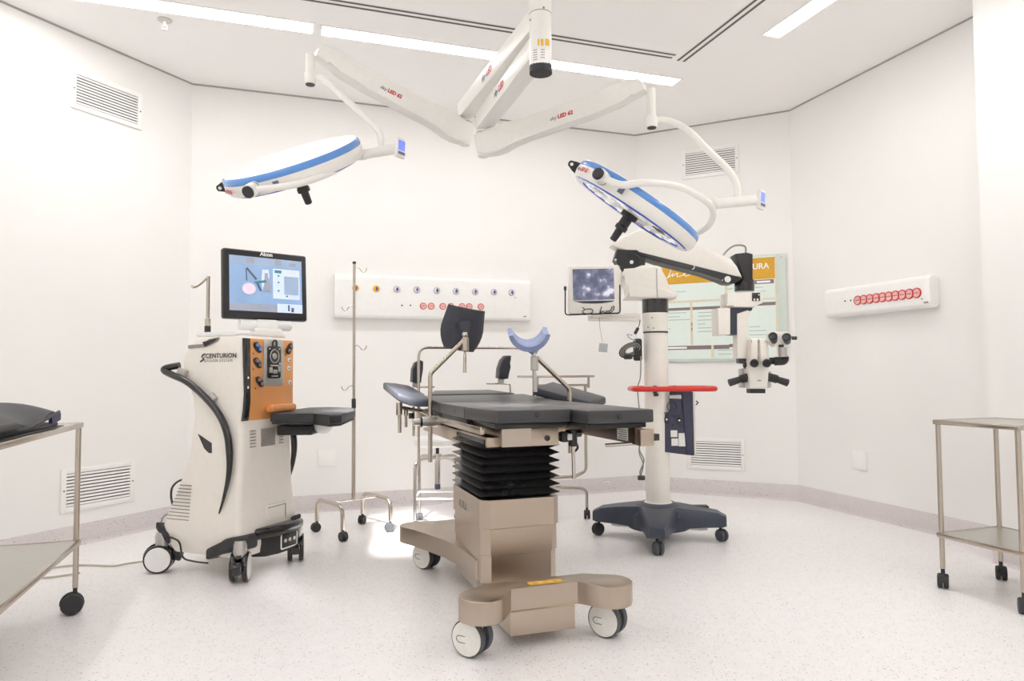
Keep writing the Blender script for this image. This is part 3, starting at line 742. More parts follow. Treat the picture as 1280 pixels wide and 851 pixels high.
for k in range(4):
    q = R4[k]; small_castor(t, q, .026, .6+k, mt='tyre' if k else 'clear_plastic', stem_to=.07, hood='tyre')

# ================================================================== DRIP STAND
t = thing('drip_stand', 'steel drip stand with curled hooks on an arched castor base', 'drip stand', (.50, 4.77, 0))
c1, c2, c3, c4 = V((.275, 4.86, 0)), V((.412, 4.53, 0)), V((.59, 5.0, 0)), V((.735, 4.68, 0))
for a, b, k in ((c1, c2, 0), (c3, c4, 1)):
    MB().tube(fillet([a+V((0, 0, .07)), a+V((0, 0, .215)), b+V((0, 0, .215)), b+V((0, 0, .07))], .08, 8), .0135, 12).build('base_arch', 'steel', t)
A, B = (c1+c2)/2+V((0, 0, .212)), (c3+c4)/2+V((0, 0, .212))
MB().cyl(A, B, .0095, n=12).build('cross_bar', 'chrome', t)
for q, a in ((c1, .4), (c2, 2.0), (c3, 1.1), (c4, .2)): small_castor(t, q, .030, a, stem_to=.075, mt='black_rubber' if q is not c4 else 'tyre', hood='black_rubber' if q is not c4 else 'tyre')
PB = A*.5+B*.5; PB.z = .21
DP = V((PB.x, PB.y, 0))
zt = onP(439, 327, DP, FW).z; zm = onP(439, 505, DP, FW).z
MB().cyl(DP+V((0, 0, .205)), DP+V((0, 0, zm)), .0125, n=16).build('lower_pole', 'steel', t)
MB().cyl(DP+V((0, 0, zm-.03)), DP+V((0, 0, zm+.035)), .0145, n=16, bev=.003).build('clamp_collar', 'black_rubber', t)
MB().cyl(DP+V((0, 0, zm)), DP+V((0, 0, zt)), .0095, n=16).build('upper_pole', 'steel', t)
MB().cyl(DP+V((0, 0, zt-.004)), DP+V((0, 0, zt+.014)), .012, n=14, bev=.003).build('pole_cap', 'gloss_black', t)
HR = V((RT.x, RT.y, 0)).normalized()
for y, s in ((333, 1), (382, -1), (432, 1), (483, -1)):
    z = onP(439, y, DP, FW).z; b = DP+V((0, 0, z))
    pts = [b, b+HR*s*.02+V((0, 0, .004)), b+HR*s*.036-V((0, 0, .004)), b+HR*s*.05-V((0, 0, .022)), b+HR*s*.066-V((0, 0, .026)), b+HR*s*.078-V((0, 0, .016)), b+HR*s*.083+V((0, 0, .002))]
    MB().tube(spline(pts, 4), .0032, 6).build('hook', 'steel', t)

# ================================================================== INSTRUMENT TABLE behind the right arm board
t = thing('instrument_table', 'small steel instrument table behind the right arm board', 'instrument table', (2.0, 4.75, 0))
IY = 4.75
ta, tb = onY(656, 469.5, IY), onY(731, 470, IY); tz = (ta.z+tb.z)/2
MB().box2((ta.x, IY-.17, tz-.012), (tb.x, IY+.17, tz+.004), .003).build('top', 'steel', t)
lz = onY(700, 481, IY).z
MB().tube([(ta.x+.04, IY-.15, lz), (tb.x-.04, IY-.15, lz)], .008, 8).build('upper_rail', 'steel', t)
for x in (ta.x+.04, tb.x-.04): MB().cyl((x, IY-.15, lz-.02), (x, IY-.15, tz), .0095, n=12).build('top_support', 'steel', t)
b0 = onY(722, 585, IY); 
MB().tube(fillet([(b0.x, IY-.15, lz), (b0.x, IY-.15, b0.z), (b0.x-.09, IY-.15, b0.z-.035), (ta.x-.02, IY-.15, b0.z-.035)], .05, 6), .0115, 10).build('leg', 'steel', t)
MB().tube(fillet([(ta.x+.04, IY-.15, lz), (ta.x+.04, IY-.15, .10)], .05, 6), .0115, 10).build('leg', 'steel', t)
f0 = onY(733.5, 625, IY-.15)
MB().tube(fillet([(ta.x+.04, IY+.15, .08), (ta.x+.04, IY+.15, .235), (ta.x+.2, IY-.15, .235), (f0.x, IY-.15, .215), (f0.x, IY-.15, .08)], .06, 7), .0115, 10).build('base_frame', 'steel', t)
for q in ((f0.x, IY-.15), (ta.x+.04, IY-.15), (ta.x+.04, IY+.15)): small_castor(t, (*q, 0), .032, 1.2, stem_to=.085)

# ================================================================== STEEL TROLLEYS
def trolley(name_label, x0, x1, y0, y1, zt, zs, cr, label, casters, lip=.022, post=.0115, shelf_in='steel_shelf'):
    t = thing('steel_trolley', label, 'trolley', ((x0+x1)/2, (y0+y1)/2, 0))
    for nm, z in (('top_shelf', zt), ('lower_shelf', zs)):
        o = MB().box2((x0+.006, y0+.006, z-.006), (x1-.006, y1-.006, z-.003)).build(nm, shelf_in, t)
        for a, b in (((x0-.004, y0-.004), (x0+.010, y1+.004)), ((x1-.010, y0-.004), (x1+.004, y1+.004)), ((x0+.010, y0-.004), (x1-.010, y0+.010)), ((x0+.010, y1-.010), (x1-.010, y1+.004))):
            MB().box2((*a, z-lip), (*b, z), .003).build('shelf_edge', 'steel', o)
    for x in (x0+.012, x1-.012):
        for y in (y0+.012, y1-.012):
            MB().cyl((x, y, 2*cr+.022), (x, y, zt-.002), post, n=14).build('post', 'steel', t)
    k = 0
    for x in (x0+.012, x1-.012):
        for y in (y0+.012, y1-.012):
            small_castor(t, (x, y, 0), cr, casters[k], stem_to=2*cr+.03, wt=cr*.62, gap=cr*.75); k += 1
    return t
trolley('', -1.30, -.815, 2.55, 3.60, .838, .318, .045, 'steel trolley at the left edge carrying a folded black mat', (0.3, 2.2, 0.5, .25))
trolley('', 3.05, 3.462, 2.165, 2.575, .805, .262, .034, 'empty two-shelf steel trolley at the right edge', (.75, .65, .8, .72))

# folded black mat on the left trolley
zt = .838
t = thing('folded_mat', 'black folded rubber mat with a raised curled flap on the left trolley', 'mat', (-1.05, 3.2, zt))
def mpx(x, y, Y): return onY(x, y, Y)
MB().slab([(-1.22, 2.62, zt+.004), (-.828, 2.62, zt+.004), (-.828, 3.36, zt+.004), (-1.22, 3.36, zt+.004)], .003).build('under_sheet', 'black_rubber', t)
MB().slab([(-1.22, 2.66, zt+.020), (-.86, 2.66, zt+.020), (-.845, 3.20, zt+.018), (-.85, 3.36, zt+.018), (-1.22, 3.36, zt+.020)], .015, .005).build('lower_layer', 'black_leather', t)
# upper layer: bulges upward, its front edge curls
nu, nv = 16, 10; mb = MB(); bm = mb.bm; G = []
for i in range(nu+1):
    u = i/nu; Y = 2.62+.78*u; row = []
    for j in range(nv+1):
        v = j/nv; X = -.852-.36*v
        h = .024+.085*math.sin(PI*min(1, v*.8+.08))*(.6+.4*math.sin(PI*u*.9+.2))+.030*max(0, 1-abs(u-.85)/.16)*(1-v)
        h -= .020*math.exp(-((u-.55)/.16)**2)*(1-v)
        row.append((X, Y, zt+h))
    G.append(row)
T_ = [[bm.verts.new(p) for p in r] for r in G]; L_ = [[bm.verts.new((p[0], p[1], p[2]-.010)) for p in r] for r in G]
for i in range(nu):
    for j in range(nv):
        bm.faces.new((T_[i][j], T_[i][j+1], T_[i+1][j+1], T_[i+1][j])); bm.faces.new((L_[i][j], L_[i+1][j], L_[i+1][j+1], L_[i][j+1]))
for i in range(nu):
    bm.faces.new((T_[i][0], T_[i+1][0], L_[i+1][0], L_[i][0])); bm.faces.new((T_[i][nv], L_[i][nv], L_[i+1][nv], T_[i+1][nv]))
for j in range(nv):
    bm.faces.new((T_[0][j], L_[0][j], L_[0][j+1], T_[0][j+1])); bm.faces.new((T_[nu][j], T_[nu][j+1], L_[nu][j+1], L_[nu][j]))
mb.build('upper_layer', 'black_leather', t, ang=60)
MB().tube(spline([(-.851, 2.66, zt+.03), (-.849, 2.95, zt+.018), (-.85, 3.16, zt+.034), (-.852, 3.38, zt+.060)], 5), .006, 8).build('piping', 'black_rubber', t)
MB().slab([(-.86, 3.27, zt+.048), (-.847, 3.27, zt+.042), (-.847, 3.39, zt+.056), (-.88, 3.39, zt+.06)], .032, .003).build('lining', 'indigo', t)
MB().cyl((-.853, 2.66, zt+.036), (-.853, 2.86, zt+.036), .016, n=14, bev=.003).build('rolled_edge', 'black_leather', t)

# ================================================================== PHACO MACHINE (white console with orange cassette bay)
MO = V((-.218, 4.16, 0)); MR = math.atan2(-.652, .759)
PM = thing('phaco_machine', 'white surgical console with orange cassette panel, tilted monitor and four castors', 'surgical console', MO, MR)
# local frame: x = front, y = console's left side (right in the photo), z up
def rr(x0, x1, s, r=.05, k=5): return rrect(x0, -s, x1, s, r, k)
levels = [(.115, -.20, .262, .212), (.16, -.235, .268, .222), (.25, -.262, .266, .226), (.34, -.225, .256, .218), (.44, -.180, .250, .208), (.62, -.118, .246, .198), (.83, -.088, .246, .192), (.93, -.105, .247, .192), (1.0, -.132, .248, .192), (1.06, -.165, .248, .192), (1.12, -.178, .248, .190), (1.165, -.17, .248, .190), (1.205, -.135, .246, .188), (1.235, -.10, .243, .186), (1.25, -.085, .235, .178), (1.256, -.07, .22, .165)]
MB().rings([[V((x, y, z)) for x, y in rr(a, b, s, .03 if z > .2 else .04)] for z, a, b, s in levels]).build('body', 'cream_plastic', PM, local=True, ang=50)
# top lid and mount
MB().prism(rrect(-.115, -.18, .235, .18, .05), (0, 0, 1.252), (1, 0, 0), (0, 1, 0), .022, .008).build('lid', 'white_paint', PM, local=True)
MB().prism([(-.125, 1.206), (-.02, 1.210), (.02, 1.235), (.09, 1.243), (.075, 1.225), (.0, 1.194), (-.125, 1.190)], (0, -.1915, 0), (1, 0, 0), (0, 0, 1), .004).build('side_recess', 'ink_grey', PM, local=True)
MB().prism([(-.02, 1.22), (.075, 1.238), (.06, 1.222), (-.005, 1.196)], (0, -.1965, 0), (1, 0, 0), (0, 0, 1), .004).build('recess_shadow_gap', 'black_plastic', PM, local=True)
# orange cassette panel on the front
FXP = .250
po = MB().prism(rrect(-.150, .808, .190, 1.236, .012, 3), (FXP-.010, 0, 0), (0, 1, 0), (0, 0, 1), .016, .004).build('cassette_panel', 'orange', PM, local=True)
MB().prism([(-.193, 1.236), (-.150, 1.236), (-.146, 1.0), (-.146, .90), (-.158, .808), (-.196, .808), (-.182, .86), (-.178, .95), (-.186, 1.1)], (FXP-.008, 0, 0), (0, 1, 0), (0, 0, 1), .016, .002).build('panel_edge', 'gloss_black', PM, local=True)
MB().prism(rrect(-.055, .985, .105, 1.236, .02, 4), (FXP+.006, 0, 0), (0, 1, 0), (0, 0, 1), .006, .003).build('cassette_frame', 'alu', PM, local=True)
MB().prism(rrect(-.030, 1.025, .078, 1.200, .016, 4), (FXP+.010, 0, 0), (0, 1, 0), (0, 0, 1), .006, .002).build('cassette_window', 'gloss_black', PM, local=True)
X2 = FXP+.0165
MB().tube([V((X2, .024+.034*math.cos(a*PI/10), 1.145+.036*math.sin(a*PI/10))) for a in range(20)], .0028, 6, closed=True).build('roller_ring', 'alu', PM, local=True)
for y, z, r in ((.024, 1.145, .018), (.012, 1.152, .008), (.060, 1.185, .006), (-.016, 1.185, .005), (.066, 1.105, .008)):
    MB().lathe([(r, 0), (r*.8, .004), (.001, .005)], (X2, y, z), (1, 0, 0), 12).build('roller', 'alu', PM, local=True)
for y0, z0, y1, z1 in ((-.018, 1.055, .006, 1.085), (.012, 1.050, .044, 1.072), (.050, 1.060, .068, 1.092), (-.010, 1.090, .055, 1.098), (.0, 1.034, .05, 1.040)):
    MB().box2((X2-.001, y0, z0), (X2+.004, y1, z1), .002).build('valve', 'alu', PM, local=True)
MB().tube([V((X2, .026+.017*math.cos(a*PI/8), 1.214+.019*math.sin(a*PI/8))) for a in range(16)], .004, 6, closed=True).build('release_ring', 'gloss_black', PM, local=True)
for y, z, c2 in ((-.100, 1.190, 'blue'), (-.100, 1.108, 'print_grey'), (-.082, 1.008, 'print_grey'), (.150, 1.190, 'print_grey')):
    d = V((0, .7, -.72)) if y < .1 else V((0, .5, .85))
    d.normalize(); n_ = V((1, 0, 0)).cross(d)
    o = MB().prism(rrect(-.034, -.017, .034, .017, .0165, 5), (X2-.010, y, z), d, n_, .010 if n_.dot(V((0, 0, 1))) else .01, .003).build('port_recess', 'gloss_black', PM, local=True)
    for s in (-1, 1):
        MB().lathe([(.010, 0), (.010, .010), (.006, .012)], V((X2-.004, y, z))+d*s*.015, (1, 0, 0), 12).build('port', c2 if s > -2 and c2 == 'blue' else 'print_grey', o, local=True)
    MB().box((X2-.009, y-.028, z-.034), (.002, .006, .008)).build('port_symbol', 'ink', PM, local=True)
for y, z in ((.150, 1.125), (.146, 1.080), (.158, 1.0)):
    o = MB().lathe([(.013, 0), (.013, .006), (.008, .008)], (X2-.010, y, z), (1, 0, 0), 14).build('connector', 'sticker', PM, local=True)
    MB().lathe([(.005, 0), (.004, .002)], (X2-.002, y, z), (1, 0, 0), 8).build('connector_hole', 'ink', o, local=True)
MB().prism(rrect(-.03, .845, .165, .885, .015, 4), (FXP, 0, 0), (0, 1, 0), (0, 0, 1), .055, .012).build('spout_shelf', 'orange', PM, local=True)
for z in (.93, .965): MB().lathe([(.004, 0), (.003, .003)], (FXP+.006, .11, z-.05), (1, 0, 0), 8).build('panel_screw', 'alu', PM, local=True)
for z in (.98, 1.03): MB().box((FXP+.009, -.165, z), (.004, .010, .012), None, .001).build('edge_lamp', 'sticker', PM, local=True)
# lettering on the side
sd = lambda x, y: onP(x, y, MO+V((.652, .759, 0))*-.1925, (.652, .759, 0))
FA = V((.759, -.652, 0))
text('CENTURION', .0345, 'ink', PM, sd(257, 447.5), FA, ZU, spacing=1.08, bold=.0006)
text('VISION SYSTEM', .0215, 'ink_grey', PM, sd(257.5, 452.5), FA, ZU, spacing=1.25)
lg = [sd(256.5, 442.5), sd(253.5, 443.5), sd(252.3, 446.5), sd(254.5, 448.2), sd(253, 450), sd(250.5, 452)]
MB().tube(spline(lg, 4), lambda u: .0018+.0022*abs(math.cos(u*PI)), 6).build('logo_mark', 'ink', PM)
MB().tube(spline([sd(255.8, 445.2), sd(254.8, 447), sd(255.2, 450), sd(256.8, 452.4)], 4), .0016, 6).build('logo_mark', 'ink', PM)
# front lower cover with grilles
for k in range(13): MB().box((FXP-.0015, .0, .755-k*.0075), (.006, .105, .003)).build('grille_slot', 'ink_grey', PM, local=True)
for k in range(6):
    MB().box((FXP-.0015, -.115, .752-k*.0165), (.006, .040, .004)).build('grille_slot', 'ink_grey', PM, local=True)
    MB().box((FXP-.0015, .105, .752-k*.0165), (.006, .030, .004)).build('grille_slot', 'ink_grey', PM, local=True)
for k in range(11):
    z = .462-k*.0178; a = -.172-.0075*k; b = -.085
    MB().box2((a+.02, -.2125-.0011*k, z), (b+.012, -.2055-.001*k, z+.0045)).build('side_slot', 'ink_grey', PM, local=True)
MB().prism([(-.045, .735), (.05, .69), (.055, .62), (.0, .66)], (0, -.1935, 0), (1, 0, 0), (0, 0, 1), .004).build('side_opening', 'gloss_black', PM, local=True)
# front kick door
MB().box((.257, .055, .285), (.012, .155, .13), None, .004).build('front_door', 'cream_plastic', PM, local=True)
MB().box((.264, .055, .335), (.003, .14, .004)).build('door_seam', 'ink_grey', PM, local=True)
MB().box((.264, .125, .28), (.003, .004, .11)).build('door_seam', 'ink_grey', PM, local=True)
# curved black bumper handles on both sides
for s, nm in ((-1, 'bumper_handle'), (1, 'bumper_handle')):
    P2 = [(-.19, 1.098), (-.255, 1.085), (-.262, 1.07), (-.20, 1.045), (-.10, 1.01), (.02, .935), (.12, .845), (.175, .75), (.197, .64), (.193, .53), (.165, .42), (.13, .335)]
    off = [.19, .215, .222, .222, .222, .222, .222, .222, .224, .225, .226, .222]
    if s > 0: off = [.19, .22, .23, .235, .245, .26, .27, .275, .275, .265, .25, .225]
    MB().tube(spline([V((x, s*o_, z)) for (x, z), o_ in zip(P2, off)], 6), lambda u: .0185 if u < .72 else .0185*(1-(u-.72)/.28*.82), 12).build(nm, 'gloss_black', PM, local=True)
    q = V((.02, s*.20, .955)); MB().box((.055, s*.203, .925), (.055, .03, .05), Matrix.Rotation(.7, 3, 'Y'), .012).build('handle_bracket', 'alu', PM, local=True)
    MB().box((-.15, s*.205, 1.06), (.06, .03, .04), Matrix.Rotation(.3, 3, 'Y'), .008).build('handle_bracket', 'alu', PM, local=True)
# base: black pedal bumper in front, corner guards, castors
fr = [(.245, -.125), (.285, -.115), (.318, -.04), (.335, .06), (.332, .15), (.305, .225), (.255, .245)]
MB().prism(fr, (0, 0, .185), (1, 0, 0), (0, 1, 0), .058, .02, 3).build('front_bumper', 'gloss_black', PM, local=True)
MB().prism([(.225, -.09), (.285, -.06), (.312, .02), (.312, .15), (.29, .21), (.235, .22)], (0, 0, .09), (1, 0, 0), (0, 1, 0), .10, .006).build('connector_housing', 'black_plastic', PM, local=True)
MB().prism(rrect(.03, .105, .165, .185, .012, 3), (.308, 0, 0), (0, 1, 0), (0, 0, 1), .006, .001).build('socket_bezel', 'white_paint', PM, local=True)
MB().prism(rrect(.038, .113, .157, .190, .010, 3), (.3125, 0, 0), (0, 1, 0), (0, 0, 1), .003, .001).build('socket_plate', 'black_plastic', PM, local=True)
for y in (.062, .098, .134): MB().lathe([(.010, 0), (.010, .004), (.006, .004), (.006, .001)], (.3155, y, .15), (1, 0, 0), 12).build('foot_switch_socket', 'alu', PM, local=True)
for x, y in ((.255, -.20),):
    MB().slab([V((.16, -.245, .205)), V((.235, -.255, .235)), V((.30, -.20, .235)), V((.29, -.12, .225)), V((.24, -.09, .225))], .075, .02, 3).build('corner_guard', 'black_rubber', PM, local=True)
    MB().slab([V((.06, -.235, .155)), V((.16, -.245, .20)), V((.20, -.13, .19)), V((.10, -.10, .15))], .06, .012, 2).build('corner_guard', 'black_plastic', PM, local=True)
MB().slab([V((-.29, -.235, .27)), V((-.25, -.24, .25)), V((-.20, -.235, .20)), V((-.22, -.12, .20)), V((-.28, -.12, .24))], .05, .012).build('corner_guard', 'black_rubber', PM, local=True)
MB().slab([V((.20, .235, .225)), V((.28, .235, .265)), V((.285, .18, .265)), V((.21, .12, .225))], .06, .012).build('corner_guard', 'black_rubber', PM, local=True)
MB().tube(spline([V((-.20, -.236, .195)), V((-.12, -.240, .175)), V((-.09, -.242, .10)), V((-.02, -.242, .085)), V((.08, -.242, .085))], 5), .005, 8).build('edge_trim', 'gloss_black', PM, local=True)
def phaco_castor(x, y, ang, brake=True):
    e = bpy.data.objects.new('castor', None); COL.objects.link(e); e.parent = PM; e.location = (x, y, 0); e.rotation_euler = (0, 0, ang); e.empty_display_size = .03
    r = .074
    for s in (-1, 1):
        MB().lathe([(r*.8, -.013), (r*.96, -.013), (r, -.006), (r, .006), (r*.96, .013), (r*.8, .013)], (-.012, s*.030, r), (0, 1, 0), 32).build('tyre', 'gloss_black', e, local=True)
        MB().lathe([(r*.86, -.011), (r*.86, .0135), (r*.6, .016), (.001, .017)] if s > 0 else [(r*.86, .011), (r*.86, -.0135), (r*.6, -.016), (.001, -.017)], (-.012, s*.030, r), (0, 1, 0), 32).build('wheel', 'white_paint', e, local=True)
    pr = [(-.012+r*1.1*math.cos(math.radians(a)), r+r*1.1*math.sin(math.radians(a))) for a in range(40, 185, 12)]+[(-.08, r*1.05), (-.02, r*1.02), (.03, r*1.2)]
    MB().prism(pr, (0, .012, 0), (1, 0, 0), (0, 0, 1), .024).build('fender', 'gloss_black', e, local=True)
    MB().lathe([(.026, .10), (.034, .12), (.036, .19), (.03, .21)], (.0, 0, 0), (0, 0, 1), 18).build('swivel', 'alu', e, local=True)
    if brake: MB().box((.075, 0, .085), (.055, .045, .05), Matrix.Rotation(.35, 3, 'Y'), .01).build('brake_pedal', 'gloss_black', e, local=True)
for x, y, a in ((-.265, -.215, .58), (.262, -.212, -1.0), (.262, .215, -.9), (-.265, .215, .4)): phaco_castor(x, y, a)
# monitor on a two-knuckle mount
MC = V((-.055, 4.168, 1.545)); mn = V((.36, -.915, .06)).normalized(); mx = V((-mn.y, mn.x, 0)).normalized()*1; mz = mn.cross(mx)
mx = -mx if mx.x < 0 else mx; mz = V((0, 0, 1)); mz = (mz-mn*mz.dot(mn)).normalized(); mx = mz.cross(mn).normalized()
if mx.dot(V((1, 0, 0))) < 0: mx = -mx
mrot = Matrix((mx, mz.cross(mx), mz)).transposed()
mon = MB().box(MC, (.475, .05, .388), mrot, .012, 3).build('monitor', 'black_plastic', PM)
def scr(u0, v0, u1, v1, off, mt, name):
    """on the screen: u,v in metres from the monitor's middle"""
    return MB().box(MC+mx*(u0+u1)/2+mz*(v0+v1)/2+mn*(.0255+off), (abs(u1-u0), .0012, abs(v1-v0)), mrot).build(name, mt, mon)
scr(-.206, -.150, .206, .156, 0, 'scr_blue', 'screen')
scr(-.206, .108, .206, .156, .001, 'scr_bar', 'screen_bar'); scr(-.11, .118, -.07, .150, .002, 'scr_grey', 'screen_icon'); scr(.05, .120, .085, .150, .002, 'scr_grey', 'screen_icon'); scr(.13, .122, .17, .140, .002, 'scr_grey', 'screen_icon')
scr(-.206, -.150, .206, -.108, .001, 'scr_grey', 'screen_bar'); scr(.058, -.150, .206, -.100, .0018, 'scr_white', 'screen_panel'); scr(.12, -.14, .13, -.105, .003, 'scr_dark', 'screen_icon'); scr(.14, -.145, .155, -.12, .003, 'scr_dark', 'screen_icon')
scr(.035, -.072, .192, .100, .002, 'scr_white', 'screen_panel'); scr(.045, .075, .085, .092, .003, 'scr_teal', 'screen_button')
for v in (.060, .022, -.026, -.055): scr(.062 if v > -.05 else .11, v-.005, .072 if v > -.05 else .12, v+.005, .003, 'scr_teal', 'screen_icon')
scr(.10, -.045, .185, .060, .0026, 'scr_bar', 'screen_panel')
def spo(pts, mt, name, off):
    o = MC+mn*(.0265+off); return MB().prism(pts, o, mx, mz, .0008).build(name, mt, mon)
spo([(-.118, .088), (-.108, .094), (-.055, .035), (-.062, .024)], 'scr_dark', 'screen_picture', .0015)
spo([(-.062, .010), (-.050, .016), (-.030, -.032), (-.040, -.036)], 'scr_dark', 'screen_picture', .0015)
spo([(-.118, .085), (-.112, .085), (-.110, .020), (-.116, .018)], 'scr_dark', 'screen_picture', .0015)
spo([(-.025, .088), (.010, .090), (.016, .045), (-.008, .03), (-.026, -.03), (-.032, .02)], 'scr_white', 'screen_picture', .0012)
spo([(-.012, .068), (.004, .072), (.010, .03), (.026, .0), (.02, -.04), (-.018, -.03)], 'scr_grey', 'screen_picture', .0018)
spo([(-.13+.0+.037*math.cos(a)+.03, -.025+.032*math.sin(a*1.0)) for a in [k*PI/8 for k in range(16)]], 'scr_pink', 'screen_picture', .0014)
spo([(-.075, .015), (-.01, .03), (.0, .018), (-.06, .005)], 'scr_teal', 'screen_picture', .0021)
text('Alcon', .030, 'white_ink', mon, MC+mn*.0255+mx*.0+mz*.168, mx, mz, align='CENTER', bold=.0012)
PMi = lambda x, y, z: MO+V((.759, -.652, 0))*x+V((.652, .759, 0))*y+V((0, 0, z))
for s in (-1, 1):
    a = MC+mx*s*.045-mz*.222-mn*.0; b = MC+mx*s*.145-mz*.222-mn*.0
    MB().cyl(a, b, .031, n=24, bev=.005).build('monitor_knuckle', 'white_paint', PM)
MB().box(MC-mz*.228, (.13, .07, .07), mrot, .015, 3).build('monitor_neck', 'white_paint', PM)
MB().box(MC-mz*.262, (.16, .09, .035), mrot, .012).build('monitor_foot', 'cream_plastic', PM)
MB().box(MC-mz*.20-mn*.03, (.14, .03, .12), mrot, .01).build('monitor_bracket', 'white_paint', PM)
# drip hook pole at the rear corner
pb = onP(259.5, 414, PMi(-.06, -.10, 1.2), FW); pt = onP(259.5, 345, pb, FW); zl = lambda y: onP(259.5, y, pb, FW).z
MB().cyl((pb.x, pb.y, zl(416)), (pb.x, pb.y, zl(407)), .017, bev=.003).build('pole_socket', 'gloss_black', PM)
MB().cyl((pb.x, pb.y, zl(408)), (pb.x, pb.y, zl(398)), .015, bev=.002).build('pole_collar', 'steel', PM)
MB().cyl((pb.x, pb.y, zl(400)), (pb.x, pb.y, zl(345)), .0095, n=14).build('pole', 'steel', PM)
MB().tube(spline([onP(258, 348, pb, FW), onP(252, 354, pb, FW), onP(246, 358, pb, FW), onP(240.5, 359, pb, FW), onP(239.8, 357, pb, FW)], 4), .006, 8).build('pole_hook', 'steel', PM)
# swivel tray in front
tz = .842
tray = [onZ(338, 516.5, tz), onZ(372, 516.8, tz), onZ(392, 516.5, tz), onZ(412, 519.0, tz), onZ(427, 518, tz), onZ(444, 512, tz), onZ(442, 509.5, tz), onZ(410, 508.6, tz), onZ(385, 509.2, tz), onZ(365, 512, tz)]
ctr = sum(tray, V())/len(tray)
def pull(p, k):                                           # gentle narrowing in depth, about the tray's own middle
    return ctr+(p-ctr)*k
def tray_poly(k, z): return [V((pull(p, k).x, pull(p, k).y, z)) for p in tray]
MB().slab(tray_poly(1, tz), .045, .008, 3).build('tray_pad', 'black_leather', PM)
MB().slab(tray_poly(.97, tz-.046), .012, .003).build('tray_rim', 'black_rubber', PM)
q0, q1 = onP(352, 536, ctr, FW), onP(395, 537, ctr, FW)
MB().box((q0+q1)/2, ((q1-q0).length, .16, .052), Matrix.Rotation(-YAW, 3, 'Z'), .006).build('tray_arm', 'black_plastic', PM)
q0, q1 = onP(394, 535, ctr, FW), onP(418, 534, ctr, FW)
MB().lathe([(.055, 0), (.05, -.03), (.03, -.055), (.01, -.06)], onP(404, 528, ctr, FW), (0, 0, 1), 24).build('tray_pivot', 'white_paint', PM)
MB().lathe([(.045, 0), (.042, -.03), (.025, -.05), (.01, -.055)], onP(346, 527, ctr+V((.03, .1, 0)), FW), (0, 0, 1), 24).build('tray_pivot', 'white_paint', PM)
# rear connector and power cable
MB().tube(spline([onP(232, 598, PMi(-.2, -.15, .5), FW), onP(222, 602, PMi(-.25, -.15, .5), FW), onP(215, 610, PMi(-.28, -.15, .5), FW), onP(214, 622, PMi(-.28, -.15, .4), FW), onP(217, 634, PMi(-.27, -.15, .3), FW)], 5), .006, 8).build('rear_strap', 'gloss_black', PM)
MB().tube(spline([onP(214, 642, PMi(-.26, -.2, .3), FW), onP(205, 645, PMi(-.28, -.2, .3), FW), onP(201.5, 655, PMi(-.29, -.2, .3), FW), onP(206, 666, PMi(-.27, -.2, .25), FW)], 5), .004, 8).build('rear_loop', 'cable_grey', PM)
cab = [onZ(186, 700, .006), onZ(160, 704, .006), onZ(140, 707, .006), onZ(110, 706, .006), onZ(85, 707, .006), onZ(58, 711, .006), onZ(40, 718, .006), onZ(52, 722, .006), onZ(80, 719, .006), onZ(100, 716, .006)]
tag(MB().tube(spline([onZ(192, 694, .05), *cab], 6), .005, 8).build('power_cable', 'cable'), 'thin beige power cable trailing over the floor from the console to the left trolley', 'cable')

# ================================================================== SURGICAL MICROSCOPE
MS = V((2.305, 3.92, 0))
MI = thing('surgical_microscope', 'floor-standing surgical microscope with white column, angled arm and navy castor base', 'microscope', MS)
def mp(x, y, off=0.): return onP(x, y, MS+V((FW.x, FW.y, 0))*off, (FW.x, FW.y, 0))
HRZ = V((RT.x, RT.y, 0)).normalized(); HFW = V((FW.x, FW.y, 0)).normalized()
mrz = Matrix((HRZ, HFW, ZU)).transposed()
legs = [V((1.992, 4.13, 0)), V((2.088, 3.568, 0)), V((2.619, 3.714, 0)), V((2.52, 4.28, 0))]
# star base: four arms tapering to the castors, high in the middle
for i, q in enumerate(legs):
    d = (q-MS); L = d.length+.035; d.normalize(); n_ = V((-d.y, d.x, 0))
    rs = []
    for u, wd, zt_, zb_ in ((-.02, .13, .215, .085), (.12, .125, .210, .085), (.26, .088, .195, .092), (.36, .070, .180, .095), (L-.03, .060, .168, .092), (L, .045, .155, .100)):
        r0 = []
        for a, b in ((-1, 0), (-1, .75), (-.8, 1), (.8, 1), (1, .75), (1, 0)):
            r0.append(MS+d*u+n_*wd*a+V((0, 0, zb_+(zt_-zb_)*b)))
        rs.append(r0)
    MB().rings(rs).build('base_arm', 'navy', MI, ang=45)
    MB().prism([(.02, .0), (.26, .0), (.30, .006), (.30, .014), (.12, .028), (.02, .04)], MS+n_*.0+V((0, 0, .058)), d, ZU, .004).build('skirt_plate', 'sticker', MI)
    small_castor(MI, q, .038, [.3, 1.5, 1.7, .8][i], mt='black_rubber' if i == 0 else 'tyre', stem_to=.105, wt=.020, gap=.028, hood='black_plastic')
MB().lathe([(.19, .07), (.19, .16), (.15, .205), (.105, .222), (.09, .225)], MS, (0, 0, 1), 32).build('base_hub', 'navy', MI)
q = mp(875, 633, .02); MB().box(q, (.10, .06, .018), mrz, .006).build('brake_pedal', 'black_plastic', MI)
